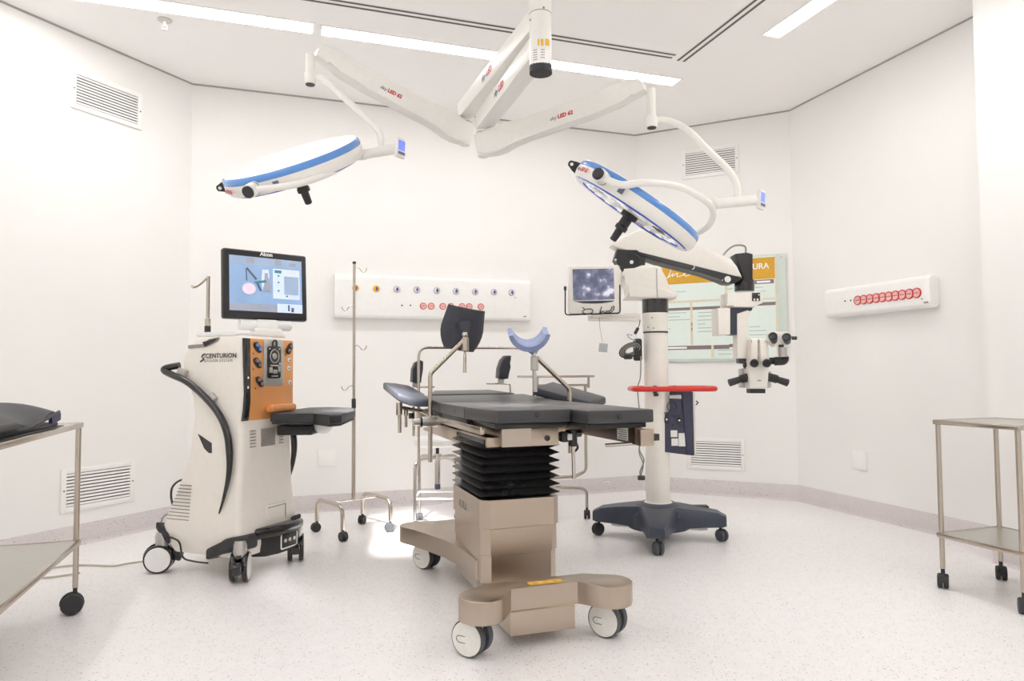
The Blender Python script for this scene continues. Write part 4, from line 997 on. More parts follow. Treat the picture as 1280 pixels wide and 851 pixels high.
# column
cx = mp(819, 500).x; zc_ = lambda y: mp(819, y).z
MB().cyl(MS+V((0, 0, .215)), MS+V((0, 0, zc_(415))), .076, n=40).build('column', 'mic_white', MI)
MB().cyl(MS+V((0, 0, zc_(416.5))), MS+V((0, 0, zc_(414.5))), .0785, n=40).build('column_ring', 'ink', MI)
MB().cyl(MS+V((0, 0, zc_(414.5))), MS+V((0, 0, zc_(391))), .081, n=40).build('upper_column', 'mic_white', MI)
MB().cyl(MS+V((0, 0, zc_(391.5))), MS+V((0, 0, zc_(370))), .083, n=40, bev=.002).build('column_collar', 'gloss_black', MI)
MB().cyl(MS+V((0, 0, .216)), MS+V((0, 0, .228)), .088, n=40, bev=.003).build('column_foot', 'mic_white', MI)
for x, y in ((815, 397), (810, 409), (817, 410)):
    q = mp(x, y, -.0815); MB().cyl(q, q-HFW*.003, .004, n=8).build('column_screw', 'ink', MI)
# bell-shaped head housing
yoff = 0
def outline(pts, off, th, mt, name, bev=.012, parent=MI, cx_=None, seg=3):
    o = MS+HFW*(off-th/2); P2 = [((mp(x, y, off-th/2)-o).dot(HRZ), mp(x, y, off-th/2).z) for x, y in pts]
    return MB().prism(P2, V((o.x, o.y, 0))+HFW*th, HRZ, ZU, th, bev, seg).build(name, mt, parent)
outline([(784, 369), (783, 371), (788, 372.5), (846, 372.5), (847.5, 368), (843, 364), (836, 357), (829, 348), (828, 334), (822, 331.5), (803, 331), (793, 335), (781, 339.5), (776.5, 340), (777.5, 345), (784, 350), (789, 356), (790, 362)], .0, .20, 'mic_white', 'head_housing', .018)
q = mp(821, 345, -.1015); MB().box(q+V((0, 0, -.05)), (.003, .004, .19), mrz).build('housing_seam', 'ink_grey', MI)
# black elbow joint
outline([(768, 324), (771.5, 312), (796, 312), (808, 320), (806.5, 331), (795, 337), (774, 339), (773, 328)], -.02, .11, 'black_plastic', 'elbow_joint', .008)
MB().cyl(mp(789.5, 326.5, -.075), mp(789.5, 326.5, .06), .052, n=28, bev=.004).build('elbow_joint', 'black_plastic', MI)
MB().cyl(mp(789.5, 327.5, -.080), mp(789.5, 327.5, -.074), .012, n=14).build('joint_pin', 'sticker', MI)
for x, y in ((798, 325), (769.5, 324.5)): MB().cyl(mp(x, y, -.081), mp(x, y, -.074), .007, n=10).build('joint_pin', 'sticker', MI)
MB().cyl(mp(780, 340, -.0), mp(780, 322, -.0), .04, n=24).build('elbow_post', 'black_plastic', MI)
# arm: white cover over a black link
outline([(764, 306), (777, 296), (800, 286), (830, 286), (868, 304.5), (904, 319), (915, 324), (922, 333), (928.5, 347), (919, 346), (796, 315), (772, 311)], -.01, .12, 'mic_white', 'arm_cover', .014)
outline([(790, 313.5), (800, 315), (922, 345.5), (928, 347), (925, 350.5), (918, 354), (909, 353.5), (903, 350.5), (899, 348), (880, 342), (820, 326.5), (803, 320.5)], -.01, .135, 'black_plastic', 'link_bar', .003)
q = mp(909.5, 349, -.079)
MB().lathe([(.020, 0), (.020, .003), (.016, .003), (.016, .001)], q, -HFW, 20).build('link_pivot', 'sticker', MI)
MB().lathe([(.007, 0), (.006, .004)], q, -HFW, 12).build('link_pivot', 'sticker', MI)
q = mp(903, 350, -.079); MB().cyl(q, q-HFW*.003, .004, n=8).build('link_screw', 'sticker', MI)
q = mp(865, 333.5, -.079); MB().tube([q+HRZ*.015*math.cos(a*PI/8)+V((0, 0, .015*math.sin(a*PI/8))) for a in range(-4, 6)], .003, 6).build('cable_clip', 'sticker', MI)
# drop block, collar, coupling box
outline([(920, 317), (934, 315.5), (941, 317.5), (941, 350), (934, 352), (929.5, 347)], -.01, .12, 'black_plastic', 'drop_block', .003)
MB().cyl(mp(930.5, 364.5, 0), mp(930.5, 350, 0), .062, n=32, bev=.003).build('drop_collar', 'gloss_black', MI)
MB().cyl(mp(931, 351.5, 0), mp(931, 347.5, 0), .045, n=24).build('drop_collar', 'beam_steel', MI)
MB().tube(spline([mp(904, 319, 0), mp(910, 312, 0), mp(918, 307, 0), mp(927, 306.5, 0), mp(932, 309, 0), mp(932, 316, 0)], 5), .006, 8).build('arm_cable', 'cable_grey', MI)
outline([(909.5, 366), (953, 364), (954.5, 367), (953.5, 379), (945, 381), (943, 384), (910, 383.5), (909, 380)], -.01, .16, 'mic_white', 'coupling_box', .006)
cb = mp(945, 371, -.092); q = MB().box(cb, (.050, .004, .052), mrz, .001).build('switch_plate', 'gloss_black', MI)
for x, y in ((943, 374.5), (947, 374.5)): MB().box(mp(x, y, -.095), (.010, .004, .014), mrz, .001).build('switch', 'sticker', MI)
MB().box(mp(948.5, 368.5, -.095), (.008, .003, .006), mrz).build('switch', 'sticker', MI)
outline([(911, 384), (941, 384), (940, 388), (932, 389.5), (932, 418.5), (911, 418)], .0, .12, 'navy', 'drop_arm', .004)
outline([(897.5, 385), (913, 384.5), (913, 418), (898, 418.5)], -.02, .15, 'mic_white', 'counterweight_box', .004)
q = mp(896, 412, -.02); MB().box(q, (.016, .03, .022), mrz, .003).build('box_knob', 'gloss_black', MI)
MB().box(mp(910, 382.5, -.08), (.07, .02, .01), mrz, .002).build('coupling_plate', 'steel', MI)
outline([(921.5, 392), (935, 387.5), (938, 389), (937, 394), (934.5, 396), (934.5, 448), (921.5, 448)], -.02, .09, 'mic_white', 'focus_arm', .005)
outline([(923.5, 448), (933, 448), (934, 455), (924, 454)], -.02, .06, 'navy', 'focus_joint', .003)
MB().cyl(mp(933, 457, -.04), mp(936, 457, .02), .022, n=16).build('focus_knob', 'gloss_black', MI)
MB().tube([mp(929, 452, -.04), mp(934, 457, -.05), mp(939, 456, -.05)], .012, 8).build('focus_link', 'gloss_black', MI)
# optical body
outline([(936.5, 425), (940, 423), (957, 423.5), (960.5, 426), (961.5, 448), (960, 485), (937, 485), (936, 450)], -.05, .10, 'mic_white', 'optics_body', .008)
outline([(925.5, 461), (937, 459), (937, 485), (926, 484.5)], .02, .05, 'alu', 'side_motor', .004)
outline([(960, 464), (964, 464), (964, 484), (960, 485)], .0, .05, 'alu', 'side_motor', .002)
for s, x0 in ((-1, 943.8), (1, 953.6)):
    outline([(x0-4.0, 424), (x0+3.4, 424), (x0+4.2+s*1.4, 452), (x0-4.0+s*1.6, 452)], -.115, .05, 'mic_white', 'binocular_tube', .006)
for x, y in ((943, 455), (958.5, 455)):
    a = mp(x, y-2, -.14); b = mp(x, y+1, -.20)
    e = MB().lathe([(.016, -.03), (.020, -.005), (.0245, .005), (.0255, .025), (.021, .030), (.013, .027)], a, (b-a), 24).build('eyepiece', 'black_plastic', MI)
    MB().lathe([(.012, .026), (.001, .027)], a, (b-a), 16).build('lens', 'navy', e)
for x, y in ((939.5, 427), (949, 427), (957, 427)): MB().box(mp(x, y, -.142), (.003, .003, .016), mrz).build('scale_mark', 'ink_grey', MI)
MB().prism([(0, 0), (-.009, -.10), (.010, -.10)], mp(949, 429, -.1015), HRZ, ZU, .002).build('tube_gap', 'gloss_black', MI)
outline([(938.5, 486), (957, 486), (957, 491.5), (938.5, 491.5)], -.05, .085, 'black_plastic', 'objective_lens', .004)
q = mp(949, 475.5, -.1025); MB().box(q, (.022, .002, .007), mrz).build('maker_badge', 'ink_grey', MI)
for s, pts in ((-1, [(937, 471), (929, 473), (926, 474), (911.5, 478.5)]), (1, [(960, 471), (968, 473), (971, 474), (984.5, 478.5)])):
    a, b, c_, d_ = [mp(x, y, -.05) for x, y in pts]
    MB().tube([a, b, c_], .027, 14).build('handle_joint', 'black_plastic', MI)
    MB().tube([c_, c_*.5+d_*.5, d_], lambda u: .020+.004*u, 14).build('handle_grip', 'black_rubber', MI)
# assistant scope on the right
MB().tube([mp(961, 451, -.02), mp(966, 451, -.02), mp(975, 451, -.02)], .022, 14).build('assistant_link', 'black_plastic', MI)
MB().tube(fillet([mp(968, 451.5, -.03), mp(980, 451, -.04), mp(980.5, 446, -.05)], .04, 5), .027, 16).build('assistant_prism', 'black_rubber', MI)
MB().cyl(mp(978.5, 446, -.05), mp(977.5, 434, -.05), .026, n=20).build('assistant_tube', 'alu', MI)
MB().cyl(mp(976.5, 434, -.05), mp(976.5, 428, -.05), .016, n=16).build('assistant_tube', 'gloss_black', MI)
outline([(961, 418), (964, 414.5), (985, 414.5), (989, 417), (990.5, 426), (986, 431), (979, 429), (973, 429), (968, 433), (963, 428)], -.05, .06, 'mic_white', 'assistant_head', .008)
for x, y, dx in ((966, 419.5, 1), (983, 420.5, 1)):
    a = mp(x+1.6, y+7, -.085); b = mp(x, y, -.15)
    e = MB().lathe([(.018, 0), (.022, .02), (.026, .055), (.027, .075), (.022, .080), (.014, .076)], a, (b-a), 24).build('eyepiece', 'black_plastic', MI)
    MB().lathe([(.013, .076), (.001, .077)], a, (b-a), 16).build('lens', 'navy', e)
MB().tube([mp(988, 422.5, -.03), mp(995.5, 422.5, -.03)], .012, 10).build('assistant_knob', 'black_rubber', MI)
MB().cyl(mp(938, 436, -.06), mp(936, 436.5, -.06), .012, n=12).build('zoom_knob', 'gloss_black', MI)
# red bow handle around the column
rz = mp(838, 485.5).z
loop = [(-.158, -.085), (-.150, -.115), (-.06, -.125), (.10, -.145), (.30, -.155), (.338, -.13), (.345, -.04), (.338, .06), (.30, .09), (.06, .11), (-.14, .10), (-.158, .07)]
MB().tube(fillet([MS+HRZ*x+HFW*y+V((0, 0, rz)) for x, y in loop+[loop[0]]], .03, 4), .0165, 12).build('bow_handle', 'red', MI)
for x in (-.03, .09): MB().box(MS+HRZ*(x if x > 0 else -.03)+HFW*-.10+V((0, 0, rz-.004)), (.02, .05, .05), mrz, .005).build('handle_clamp', 'black_plastic', MI)
MB().box(MS+HRZ*-.02+V((0, 0, rz-.035)), (.025, .20, .02), mrz, .003).build('handle_clamp', 'black_plastic', MI)
# control box hanging from the handle on the right
outline([(831, 517.5), (834, 517), (838, 512), (838, 489), (865, 488), (867, 569.5), (831, 565)], -.02, .10, 'navy_box', 'control_box', .004)
outline([(852, 491), (866, 488.5), (868, 569.5), (858, 568.5)], -.03, .10, 'navy_box', 'control_box_side', .008)
outline([(866, 490), (869, 491), (870, 568.5), (868, 569)], .0, .10, 'mic_white', 'control_box_back', .001)
outline([(829.5, 488), (837, 488), (837.5, 511), (834, 516.5), (830, 517)], -.01, .08, 'mic_white', 'box_bracket', .003)
outline([(836.5, 494), (852, 493.5), (852, 498.5), (836.5, 498)], -.075, .03, 'alu', 'box_latch', .002)
for x, y in ((833, 525), (849, 526)):
    q = mp(x, y, -.071); MB().prism(rrect(-.013, -.022, .013, .022, .012, 4), q, HRZ, ZU, .002).build('keyhole', 'gloss_black', MI); MB().cyl(q-HFW*.003+V((0, 0, .004)), q-HFW*.006+V((0, 0, .004)), .006, n=10).build('keyhole_pin', 'sticker', MI)
MB().box(mp(840, 516, -.072), (.10, .006, .006), mrz).build('box_rib', 'navy', MI); MB().box(mp(842, 519, -.072), (.11, .006, .004), mrz).build('box_rib', 'navy', MI)
MB().box(mp(841, 532, -.072), (.014, .004, .022), mrz, .001).build('box_slot', 'gloss_black', MI); MB().box(mp(843.5, 561.5, -.072), (.055, .005, .014), mrz, .002).build('box_slot', 'navy', MI)
MB().tube([mp(840, 508, -.072)+HRZ*.03*math.cos(a*PI/9)+V((0, 0, .03*math.sin(a*PI/9))) for a in range(18)], .003, 6, closed=True).build('box_rib', 'navy', MI)
for x, y, wd, ht in ((842.5, 542, .042, .042), (843.5, 552.5, .042, .045), (852.5, 549.5, .042, .082)): MB().box(mp(x, y, -.0725), (wd, .002, ht), mrz).build('type_label', 'sticker', MI)
for x, y in ((873, 503.5),): MB().tube([mp(870, 501, .0), mp(872.5, 503, .0), mp(870, 506, .0)], .005, 6).build('box_knob', 'gloss_black', MI)
# monitor on the left, with its U bracket and shelf arm
MM = mp(743, 361, -.05)
outline([(710.5, 333), (775, 330.5), (777, 333), (776.5, 391), (713, 392.5), (711, 390)], -.05, .05, 'mic_white', 'display', .006)
DSP = [o for o in MI.children if o.name.startswith('display')][0]
def flat(pts, off, mt, name, parent): 
    o = MS+HFW*off; P2 = [((mp(x, y, off)-o).dot(HRZ), mp(x, y, off).z) for x, y in pts]
    return MB().prism(P2, V((o.x, o.y, 0)), HRZ, ZU, .002).build(name, mt, parent)
flat([(715.5, 336.5), (767, 335.5), (768, 374), (716.5, 375.5)], -.0752, 'display_reflection', 'screen', DSP)
flat([(717, 376.5), (768, 375.5), (766, 377), (752, 379), (740, 379.3), (728, 379)], -.0756, 'navy', 'display_buttons', DSP)
MB().tube(fillet([mp(706.5, 358, -.075), mp(706.5, 393.5, -.075), mp(775, 391.5, -.075), mp(774.8, 356, -.075)], .02, 4), .0048, 8).build('display_bracket', 'gloss_black', MI)
MB().cyl(mp(706.5, 358, -.075), mp(706.5, 363, -.075), .009, n=10).build('bracket_knob', 'gloss_black', MI)
for W2 in ([(728, 384), (731, 387), (728, 389), (731, 392), (739, 391.5), (741, 388), (738, 386), (732, 386.5)], [(767, 382), (767.5, 386), (764, 390), (758, 391), (753, 389), (750, 391), (752, 383)], [(765, 383), (763, 388), (757, 389)]):
    MB().tube(spline([mp(x, y, -.08) for x, y in W2], 5), .003, 6).build('display_cable', 'gloss_black', MI)
MB().tube([mp(735, 397.5, -.03), mp(770, 396, -.03), mp(800, 394, -.03)], .014, 10).build('display_arm', 'mic_white', MI)
MB().tube([mp(735, 399.5, -.04), mp(800, 400, -.04)], .010, 10).build('display_arm', 'mic_white', MI)
MB().box(mp(745, 394.5, -.05), (.06, .03, .02), mrz, .004).build('display_foot', 'mic_white', MI)
MB().tube([mp(749, 396, -.06), mp(750, 410, -.06), mp(753, 428, -.06)], .0016, 5).build('tag_string', 'cable_grey', MI)
MB().box(mp(754, 434.5, -.06), (.055, .003, .055), mrz @ Matrix.Rotation(.1, 3, 'Y'), .001).build('tag', 'clear_plastic', MI)
for k in range(4): MB().box(mp(754, 430.5+k*2.4, -.0622), (.034, .001, .004), mrz).build('tag_print', 'ink_grey', MI)
# bundled cable and plug on the column's left
q = mp(797, 437, -.04)
MB().box(q, (.05, .06, .14), mrz, .012).build('cable_holder', 'black_rubber', MI)
cc = mp(788, 437.5, -.06)
for k in range(6):
    r = .030+.0055*k; ph = .2*k
    MB().tube([cc+HRZ*(r*1.15*math.cos(a*PI/9))+V((0, 0, r*.8*math.sin(a*PI/9+.4)))-HFW*(.012*math.sin(a*PI/9+ph)) for a in range(18)], .0062, 8, closed=True).build('cable_coil', ('cable_grey', 'black_rubber')[k % 2], MI)
MB().box(mp(785, 446, -.05), (.05, .05, .03), mrz, .008).build('cable_holder', 'black_rubber', MI)
MB().tube(spline([mp(800, 400, -.08), mp(799, 406, -.09), mp(797, 411, -.09)], 4), .003, 6).build('plug_cord', 'gloss_black', MI)
MB().box(mp(795.5, 413.5, -.09), (.020, .015, .045), mrz @ Matrix.Rotation(.5, 3, 'Y'), .004).build('plug', 'gloss_black', MI)
MB().tube(spline([mp(790, 419, -.08), mp(784, 418, -.08), mp(788, 423, -.08), mp(794, 426, -.08)], 5), .004, 6).build('clear_hose', 'clear_plastic', MI)
MB().tube(spline([mp(801, 445, -.085), mp(801, 462, -.085), mp(800, 474, -.085), mp(797, 484, -.085), mp(798, 500, -.085), mp(800, 520, -.085), mp(801, 545, -.085), mp(799, 565, -.085), mp(804, 580, -.085), mp(801, 594, -.085)], 6), .004, 6).build('column_cable', 'cable_grey', MI)
MB().tube(spline([mp(805, 540, -.085), mp(799, 560, -.09), mp(805, 575, -.09), mp(800, 590, -.09), mp(803, 598, -.09)], 6), .0045, 6).build('column_cable', 'cable_grey', MI)
MB().box(mp(801.5, 597, -.09), (.045, .03, .03), mrz, .006).build('cable_plug', 'gloss_black', MI)

# ================================================================== CEILING SURGICAL LIGHT
TB = onZ(676, 92, 2.275)
SL = thing('surgical_light', 'ceiling-mounted twin surgical light with white arms and blue-rimmed lamp heads', 'surgical light', V((TB.x, TB.y, H)))
MB().cyl((TB.x, TB.y, TB.z+.045), (TB.x, TB.y, H), .0455, n=40).build('ceiling_tube', 'lamp_white', SL)
MB().lathe([(.0467, 0), (.0467, .026), (.044, .045)], (TB.x, TB.y, TB.z), (0, 0, 1), 40).build('tube_cap', 'black_rubber', SL)
MB().lathe([(.0460, 0), (.0460, .11)], (TB.x, TB.y, TB.z+.027), (0, 0, 1), 40).build('tube_sleeve', 'white_paint', SL)
MB().lathe([(.0462, 0), (.0462, .003)], (TB.x, TB.y, TB.z+.245), (0, 0, 1), 40).build('tube_seam', 'ink_grey', SL)
def on_tube(x, y, rr_=.0468):
    d = ray(x, y); o = V((CAMP.x-TB.x, CAMP.y-TB.y)); a = d.x**2+d.y**2; b = 2*(o.x*d.x+o.y*d.y); c_ = o.x**2+o.y**2-rr_**2
    D = b*b-4*a*c_; return CAMP+d*((-b-math.sqrt(max(D, 0)))/(2*a))
def on_tube_patch(x0, x1, y0, y1, mt, name, rr_=.0468):
    n = 6; r0 = [on_tube(x0+(x1-x0)*k/n, y0, rr_) for k in range(n+1)]; z0_, z1_ = on_tube((x0+x1)/2, y1, rr_).z, on_tube((x0+x1)/2, y0, rr_).z
    mb = MB(); R = [[mb.bm.verts.new((p.x, p.y, z)) for p in r0] for z in (z0_, z1_)]
    for k in range(n): mb.bm.faces.new((R[0][k], R[0][k+1], R[1][k+1], R[1][k]))
    return mb.build(name, mt, SL)
on_tube_patch(664.5, 688.5, 61, 78, 'white_ink', 'label', .0470)
for a, b in ((672, 674.2), (676, 679.5), (681.5, 687)): on_tube_patch(a, b, 48.5, 57, 'yellow', 'warning_label', .0468)
for k in range(5): on_tube_patch(666.5, 671.5, 62+k*3, 63+k*3, 'ink_grey', 'label_line', .0474)
for k in range(4): on_tube_patch(676, 681, 61.5+k*3.2, 62.5+k*3.2, 'ink_grey', 'label_line', .0474)
for x, y in ((679.5, 9.5), (663, 25)):
    q = on_tube(x, y, .0455); MB().sphere(q, .005, 8).build('tube_screw', 'ink_grey', SL)

def box_arm(a, b, wd, ht, name, end_r):
    a, b = V(a), V(b); d = (b-a); d.z = 0; d.normalize(); n_ = V((-d.y, d.x, 0)); rot = Matrix((d, n_, ZU)).transposed()
    L = (V((b.x, b.y, 0))-V((a.x, a.y, 0))).length
    o = MB().box((a+b)/2, (L, wd, ht), rot, .006).build(name, 'lamp_white', SL)
    return o, d, n_
zA2 = 2.385; zA1 = 2.50
E2 = onZ(604, 163, zA2-.045); E2.z = zA2
E1 = onZ(581, 151, zA1-.05); E1.z = zA1
C2, C1 = V((TB.x, TB.y, zA2)), V((TB.x, TB.y, zA1))
for Cc, Ee, zz in ((C2, E2, zA2), (C1, E1, zA1)):
    o, d, n_ = box_arm(Cc, Ee, .085, .088, 'extension_arm', .04)
    MB().lathe([(.0458, -.044), (.0458, .044)], Cc, (0, 0, 1), 36).build('arm_hub', 'lamp_white', SL)
    MB().cyl(Ee+V((0, 0, -.10)), Ee+V((0, 0, .055)), .036, n=28, bev=.006).build('arm_joint', 'lamp_white', SL)
    MB().lathe([(.0368, -.062), (.0368, -.058)], Ee, (0, 0, 1), 28).build('joint_ring', 'ink_grey', SL)
    # print on the arm's side that faces the viewer
    side = n_ if n_.dot(FW) < 0 else -n_
    axd = V((0, 0, 1)).cross(side)*1
    axd = ZU.cross(side)
    txt0 = Cc+(Ee-Cc)*.60+side*.0435+V((0, 0, -.012))
    if axd.dot(Ee-Cc) > 0: txt0 = Cc+(Ee-Cc)*.44+side*.0435+V((0, 0, -.012))
    text('sky', .045, 'ink_blue', SL, txt0, axd, ZU, shear=.15); text('LED', .045, 'ink_red', SL, txt0+axd*.075, axd, ZU, shear=.15, bold=.001)
def spring_arm(A, B, name, left):
    """sprung arm: a deep rounded link with knuckles at both ends, drawn as a side profile"""
    A, B = V(A), V(B); d = (B-A); L = d.length; d.normalize(); hd = V((d.x, d.y, 0)).normalized(); n_ = V((-hd.y, hd.x, 0)); up = n_.cross(d) if n_.cross(d).z > 0 else d.cross(n_)
    prof = [(-.035, .045), (.03, .060), (.10, .062), (.16, .048), (.24, .050), (L-.22, .056), (L-.14, .066), (L-.07, .074), (L-.01, .060), (L+.012, .03), (L+.012, -.005), (L-.05, -.018), (L-.12, -.020), (L-.17, -.034), (L-.25, -.044), (.26, -.046), (.18, -.062), (.12, -.080), (.06, -.082), (.0, -.07), (-.035, -.045)]
    o = A-n_*.036
    if up.dot(d.cross(n_)) > 0: ax2 = up
    ob = MB(); P = [A+d*x+up*y for x, y in prof]
    ob.slab([p-n_*.036 for p in P], .072, .010, 3, down=n_); ob.build(name, 'lamp_white', SL)
    side = n_ if n_.dot(FW) < 0 else -n_
    axd = d if d.dot(RT) > 0 else -d
    upv = side.cross(axd)
    s0 = A+d*(L*.45 if not left else L*.62)+up*.0+side*.0365
    s0 = s0-upv*.012
    text('sky', .027, 'ink_blue', SL, s0, axd, upv, shear=.15); text('LED 62', .027, 'ink_red', SL, s0+axd*.041, axd, upv, shear=.15, bold=.0012)
    return d, n_, up
RA = E2+V((0, 0, -.115)); LA = E1+V((0, 0, -.115))
RB = pd(812, 112, 3.40); LB = pd(389, 68, 3.40)
dR, _, _ = spring_arm(RA, RB-(RB-RA).normalized()*.03, 'spring_arm', False)
dL, _, _ = spring_arm(LA, LB-(LB-LA).normalized()*.03, 'spring_arm', True)
for E_, S_ in ((E2, RA), (E1, LA)): MB().cyl(S_-V((0, 0, .075)), S_+V((0, 0, .05)), .030, n=24, bev=.005).build('arm_joint', 'lamp_white', SL)

def lamp(spx, spy0, spy1, dep, tube_px, stem_px, yoke_px, cen, dep_c, aimg, tilt, knob_px, tab_px, screen_sign, energy, tabdir):
    # spindle under the spring arm
    top, bot = pd(spx, spy0, dep), pd(spx, spy1, dep); bot.x, bot.y = top.x, top.y
    MB().cyl(top+V((0, 0, .03)), V((top.x, top.y, bot.z+.05)), .022, n=24, bev=.004).build('spindle', 'lamp_white', SL)
    MB().cyl(V((top.x, top.y, bot.z+.055)), bot, .028, n=24, bev=.004).build('spindle_hub', 'lamp_white', SL)
    MB().cyl(bot, bot-V((0, 0, .004)), .022, n=20).build('spindle_cap', 'black_rubber', SL)
    P = [V((top.x, top.y, bot.z+.03))]+[pd(*q) for q in tube_px]
    MB().tube(spline(P, 7), .0165, 14).build('drop_tube', 'lamp_white', SL)
    a, b = pd(*stem_px[0]), pd(*stem_px[1])
    MB().tube([a, b], .024, 18).build('handle_hub', 'lamp_white', SL)
    MB().lathe([(.0252, 0), (.0252, .004)], a, (b-a), 20).build('hub_ring', 'black_plastic', SL)
    # control pad at the hub's end
    ax = (b-a).normalized()
    cp = b+ax*.022
    hz = ax.cross(ZU).normalized()
    face = (CAMP-cp).normalized()*.55+ax*.75; face.normalize()
    uu = face.cross(ZU).normalized(); vv = uu.cross(face)
    rot = Matrix((uu, face, -vv if Matrix((uu, face, -vv)).determinant() > 0 else vv)).transposed()
    if rot.determinant() < 0: rot = Matrix((-uu, face, vv)).transposed()
    o = MB().box(cp, (.062, .022, .095), rot, .008).build('control_pad', 'lamp_white', SL)
    MB().box(cp+face*.0115+V((0, 0, .010)), (.046, .002, .046), rot).build('control_screen', 'lcd_small', o)
    MB().box(cp+face*.0115-V((0, 0, .026)), (.046, .002, .012), rot).build('control_keys', 'slate', o)
    # head
    Cn = pd(*cen, dep_c)
    av = RT*aimg[0]+UP*aimg[1]; av.normalize()
    nv_ = (UP*aimg[0]-RT*aimg[1]); nv_.normalize(); nv_ = -nv_            # image normal, pointing down
    n_ = (nv_*math.cos(tilt)+FW*math.sin(tilt)).normalized()
    bv = n_.cross(av)
    R0 = .325
    up_ = -n_
    hd = bpy.data.objects.new('lamp_head', None); COL.objects.link(hd); hd.parent = SL; hd.empty_display_size = .1
    hd.location = Cn-SL.location
    MB().lathe([(R0*.955, -.036), (R0*.985, -.026), (R0*1.0, -.005), (R0*.995, .018)], Cn, up_, 64, cap=False).build('side_band', 'lamp_white', hd)
    MB().lathe([(R0*.995, .018), (R0*1.0, .022), (R0*.985, .040), (R0*.96, .047)], Cn, up_, 64, cap=False).build('blue_band', 'blue', hd)
    MB().lathe([(R0*.96, .047), (R0*.90, .051), (R0*.55, .058), (R0*.2, .060), (.001, .060)], Cn, up_, 64, cap=False).build('top_shell', 'lamp_white', hd)
    MB().lathe([(R0*.955, -.036), (R0*.93, -.042), (R0*.82, -.041), (R0*.82, -.034)], Cn, up_, 64, cap=False).build('blue_bezel', 'blue_clear', hd)
    MB().lathe([(R0*.82, -.034), (R0*.5, -.037), (.001, -.037)], Cn, up_, 64, cap=False).build('lens_plate', 'white_paint', hd)
    l0 = MB().lathe([(.019, 0), (.019, .003), (.001, .004)], (0, 0, 0), n_, 12).build('led_lens', 'led', hd, local=True)
    first = True
    for rr_, cnt in ((.232, 18), (.178, 13), (.122, 8)):
        for k in range(cnt):
            a_ = 2*PI*k/cnt+rr_*3
            pz = (av*math.cos(a_)+bv*math.sin(a_))*rr_+n_*.0355
            if first: l0.location = pz; first = False
            else: inst(l0, hd, Matrix.Translation(pz))
    for k in range(3):
        a_ = 2*PI*k/3+.5
        e1, e2 = av*math.cos(a_)+bv*math.sin(a_), av*math.cos(a_+.5)+bv*math.sin(a_+.5)
        mb = MB(); mb.slab([Cn+n_*.0395+e1*.16, Cn+n_*.0395+e1*.235, Cn+n_*.0395+e2*.235, Cn+n_*.0395+e2*.18], .002, 0, down=-n_); mb.build('lens_window', 'gloss_black', hd)
    MB().lathe([(.042, .036), (.042, .060), (.026, .064), (.026, .10), (.030, .104), (.030, .122), (.019, .126), (.017, .178), (.012, .183)], Cn, n_, 22).build('sterile_handle', 'black_plastic', hd)
    # tab on the rim
    tp_ = pd(*tab_px); rad = (tp_-Cn); rad = (rad-n_*rad.dot(n_)).normalized(); tg = rad.cross(n_)
    P0 = Cn+rad*R0*.98
    MB().prism([(-.004, -.028), (.022, -.022), (.050, -.012), (.054, 0), (.050, .012), (.022, .022), (-.004, .028)], P0-rad.cross(n_)*.009, rad, n_, .018, .004).build('rim_tab', 'black_plastic', hd)
    q = P0+rad*.036; MB().cyl(q-tg*.0097, q+tg*.0097, .008, n=10).build('tab_hole', 'sticker', hd)
    # yoke with its two pivots
    kp = pd(*knob_px); kr = kp-Cn; kr = (kr-n_*kr.dot(n_)).normalized()
    K0, K1 = Cn+kr*(R0+.004), Cn-kr*(R0+.004)
    for K_, s in ((K0, 1), (K1, -1)):
        MB().cyl(K_-kr*s*.01, K_+kr*s*.045, .030, n=24, bev=.004).build('pivot', 'lamp_white', hd)
        MB().cyl(K_+kr*s*.046, K_+kr*s*.060, .026, n=24, bev=.004).build('pivot_knob', 'black_rubber', hd)
        MB().lathe([(.0308, 0), (.0308, .003)], K_+kr*s*.004, kr*s, 24).build('pivot_ring', 'black_plastic', hd)
    M_ = a
    dm = M_-Cn; perp = dm-kr*dm.dot(kr)
    rad_y = perp.length; ph = perp.normalized()
    pts = []
    for k in range(0, 25):
        th = PI*k/24
        ca, sa = math.cos(th), math.sin(th)
        pts.append(Cn+kr*(R0+.022)*math.copysign(abs(ca)**.8, ca)+ph*rad_y*abs(sa)**.75)
    if yoke_px: pts = spline([K0+kr*.024]+[pd(*q) for q in yoke_px]+[K1-kr*.024], 6)
    MB().tube(pts, .0155, 12).build('yoke', 'lamp_white', hd)
    MB().cyl(M_-ph*.02, M_+ph*.02, .027, n=20).build('yoke_hub', 'lamp_white', hd)
    # print on the rim
    md = (K0-Cn).normalized()
    sk = (tp_-Cn); sk = (sk-n_*sk.dot(n_)).normalized()
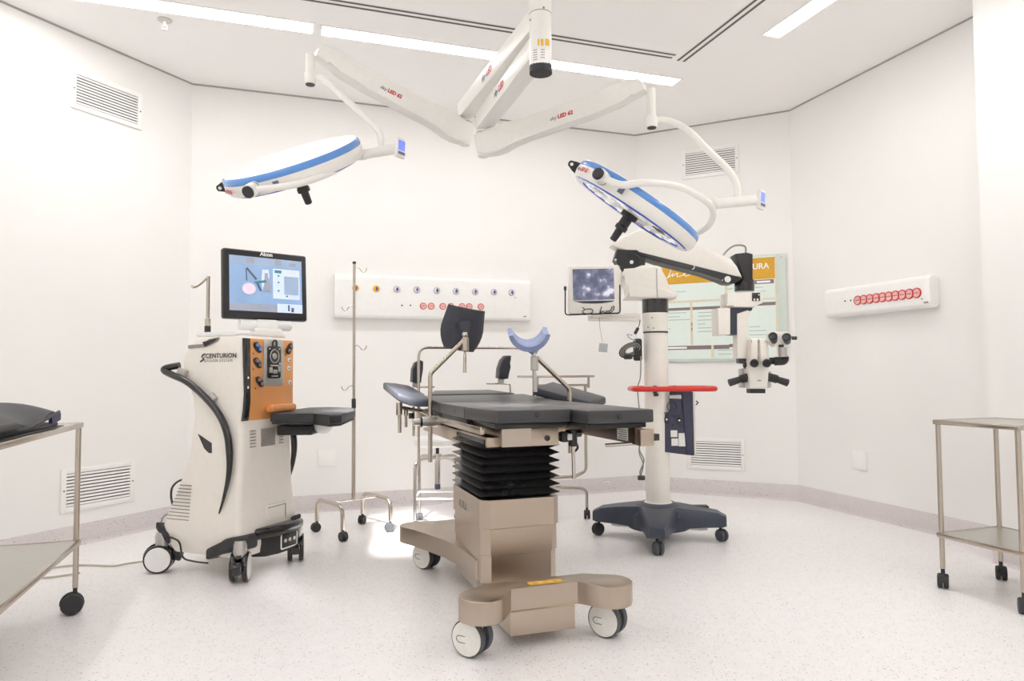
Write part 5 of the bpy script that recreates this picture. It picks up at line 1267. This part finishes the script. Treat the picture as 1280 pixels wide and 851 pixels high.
    mid = (md*.45+sk*.55).normalized(); tx = up_.cross(mid).normalized()
    tx = tx if tx.dot(RT) > 0 else -tx
    upv = mid.cross(tx)
    text('sky', .024, 'ink_blue', hd, Cn+mid*R0*1.002-tx*.05-upv*.012, tx, upv, shear=.1); text('LED 62', .026, 'ink_red', hd, Cn+mid*R0*1.002-tx*.015-upv*.012, tx, upv, shear=.1, bold=.001)
    pv = av-kr*av.dot(kr); pv.normalize(); dq = (kr*math.cos(.30)+pv*math.sin(.30)).normalized(); tq = up_.cross(dq).normalized()
    MB().box(Cn+dq*(R0*1.003)-up_*.004, (.026, .003, .026), Matrix((tq, dq, tq.cross(dq))).transposed()).build('rim_badge', 'slate', hd)
    # its own light
    sp = bpy.data.lights.new('lamp_beam', 'SPOT'); sp.energy = energy; sp.spot_size = math.radians(30); sp.spot_blend = .7; sp.shadow_soft_size = .09; sp.color = (1, .98, .95)
    so = bpy.data.objects.new('lamp_beam', sp); COL.objects.link(so); so.parent = SL
    so.location = Cn+n_*.22-SL.location; aim = (V(tabdir)-Cn).normalized() if tabdir else n_
    so.rotation_euler = aim.to_track_quat('-Z', 'Y').to_euler()
    return Cn, n_
lamp(814, 118, 160, 3.40, [(830, 150, 3.40), (856, 160, 3.38), (885, 188, 3.36), (910, 212, 3.34), (921, 232, 3.33), (921.5, 252, 3.33)],
     [(893, 255, 3.30), (945, 250, 3.30)], [(776, 231, 2.87), (806, 228.5, 2.90), (846, 233, 3.02), (874, 246, 3.15), (889, 258, 3.28), (891, 272, 3.34), (882, 285, 3.42), (862, 293, 3.50)], (794, 259), 3.23, (.83, -.56), .16, (752, 228, 2.97), (718, 214, 3.23), 1, 220, None)
lamp(388, 75, 106, 3.40, [(398, 97, 3.40), (410, 104, 3.38), (430, 122, 3.36), (455, 145, 3.34), (474, 165, 3.32), (477, 186, 3.31)],
     [(452, 193, 3.28), (494, 186, 3.28)], None, (368, 208), 3.23, (.962, .273), .45, (318, 240, 2.95), (286, 236, 3.23), 1, 1000, (.85, 4.65, 0))
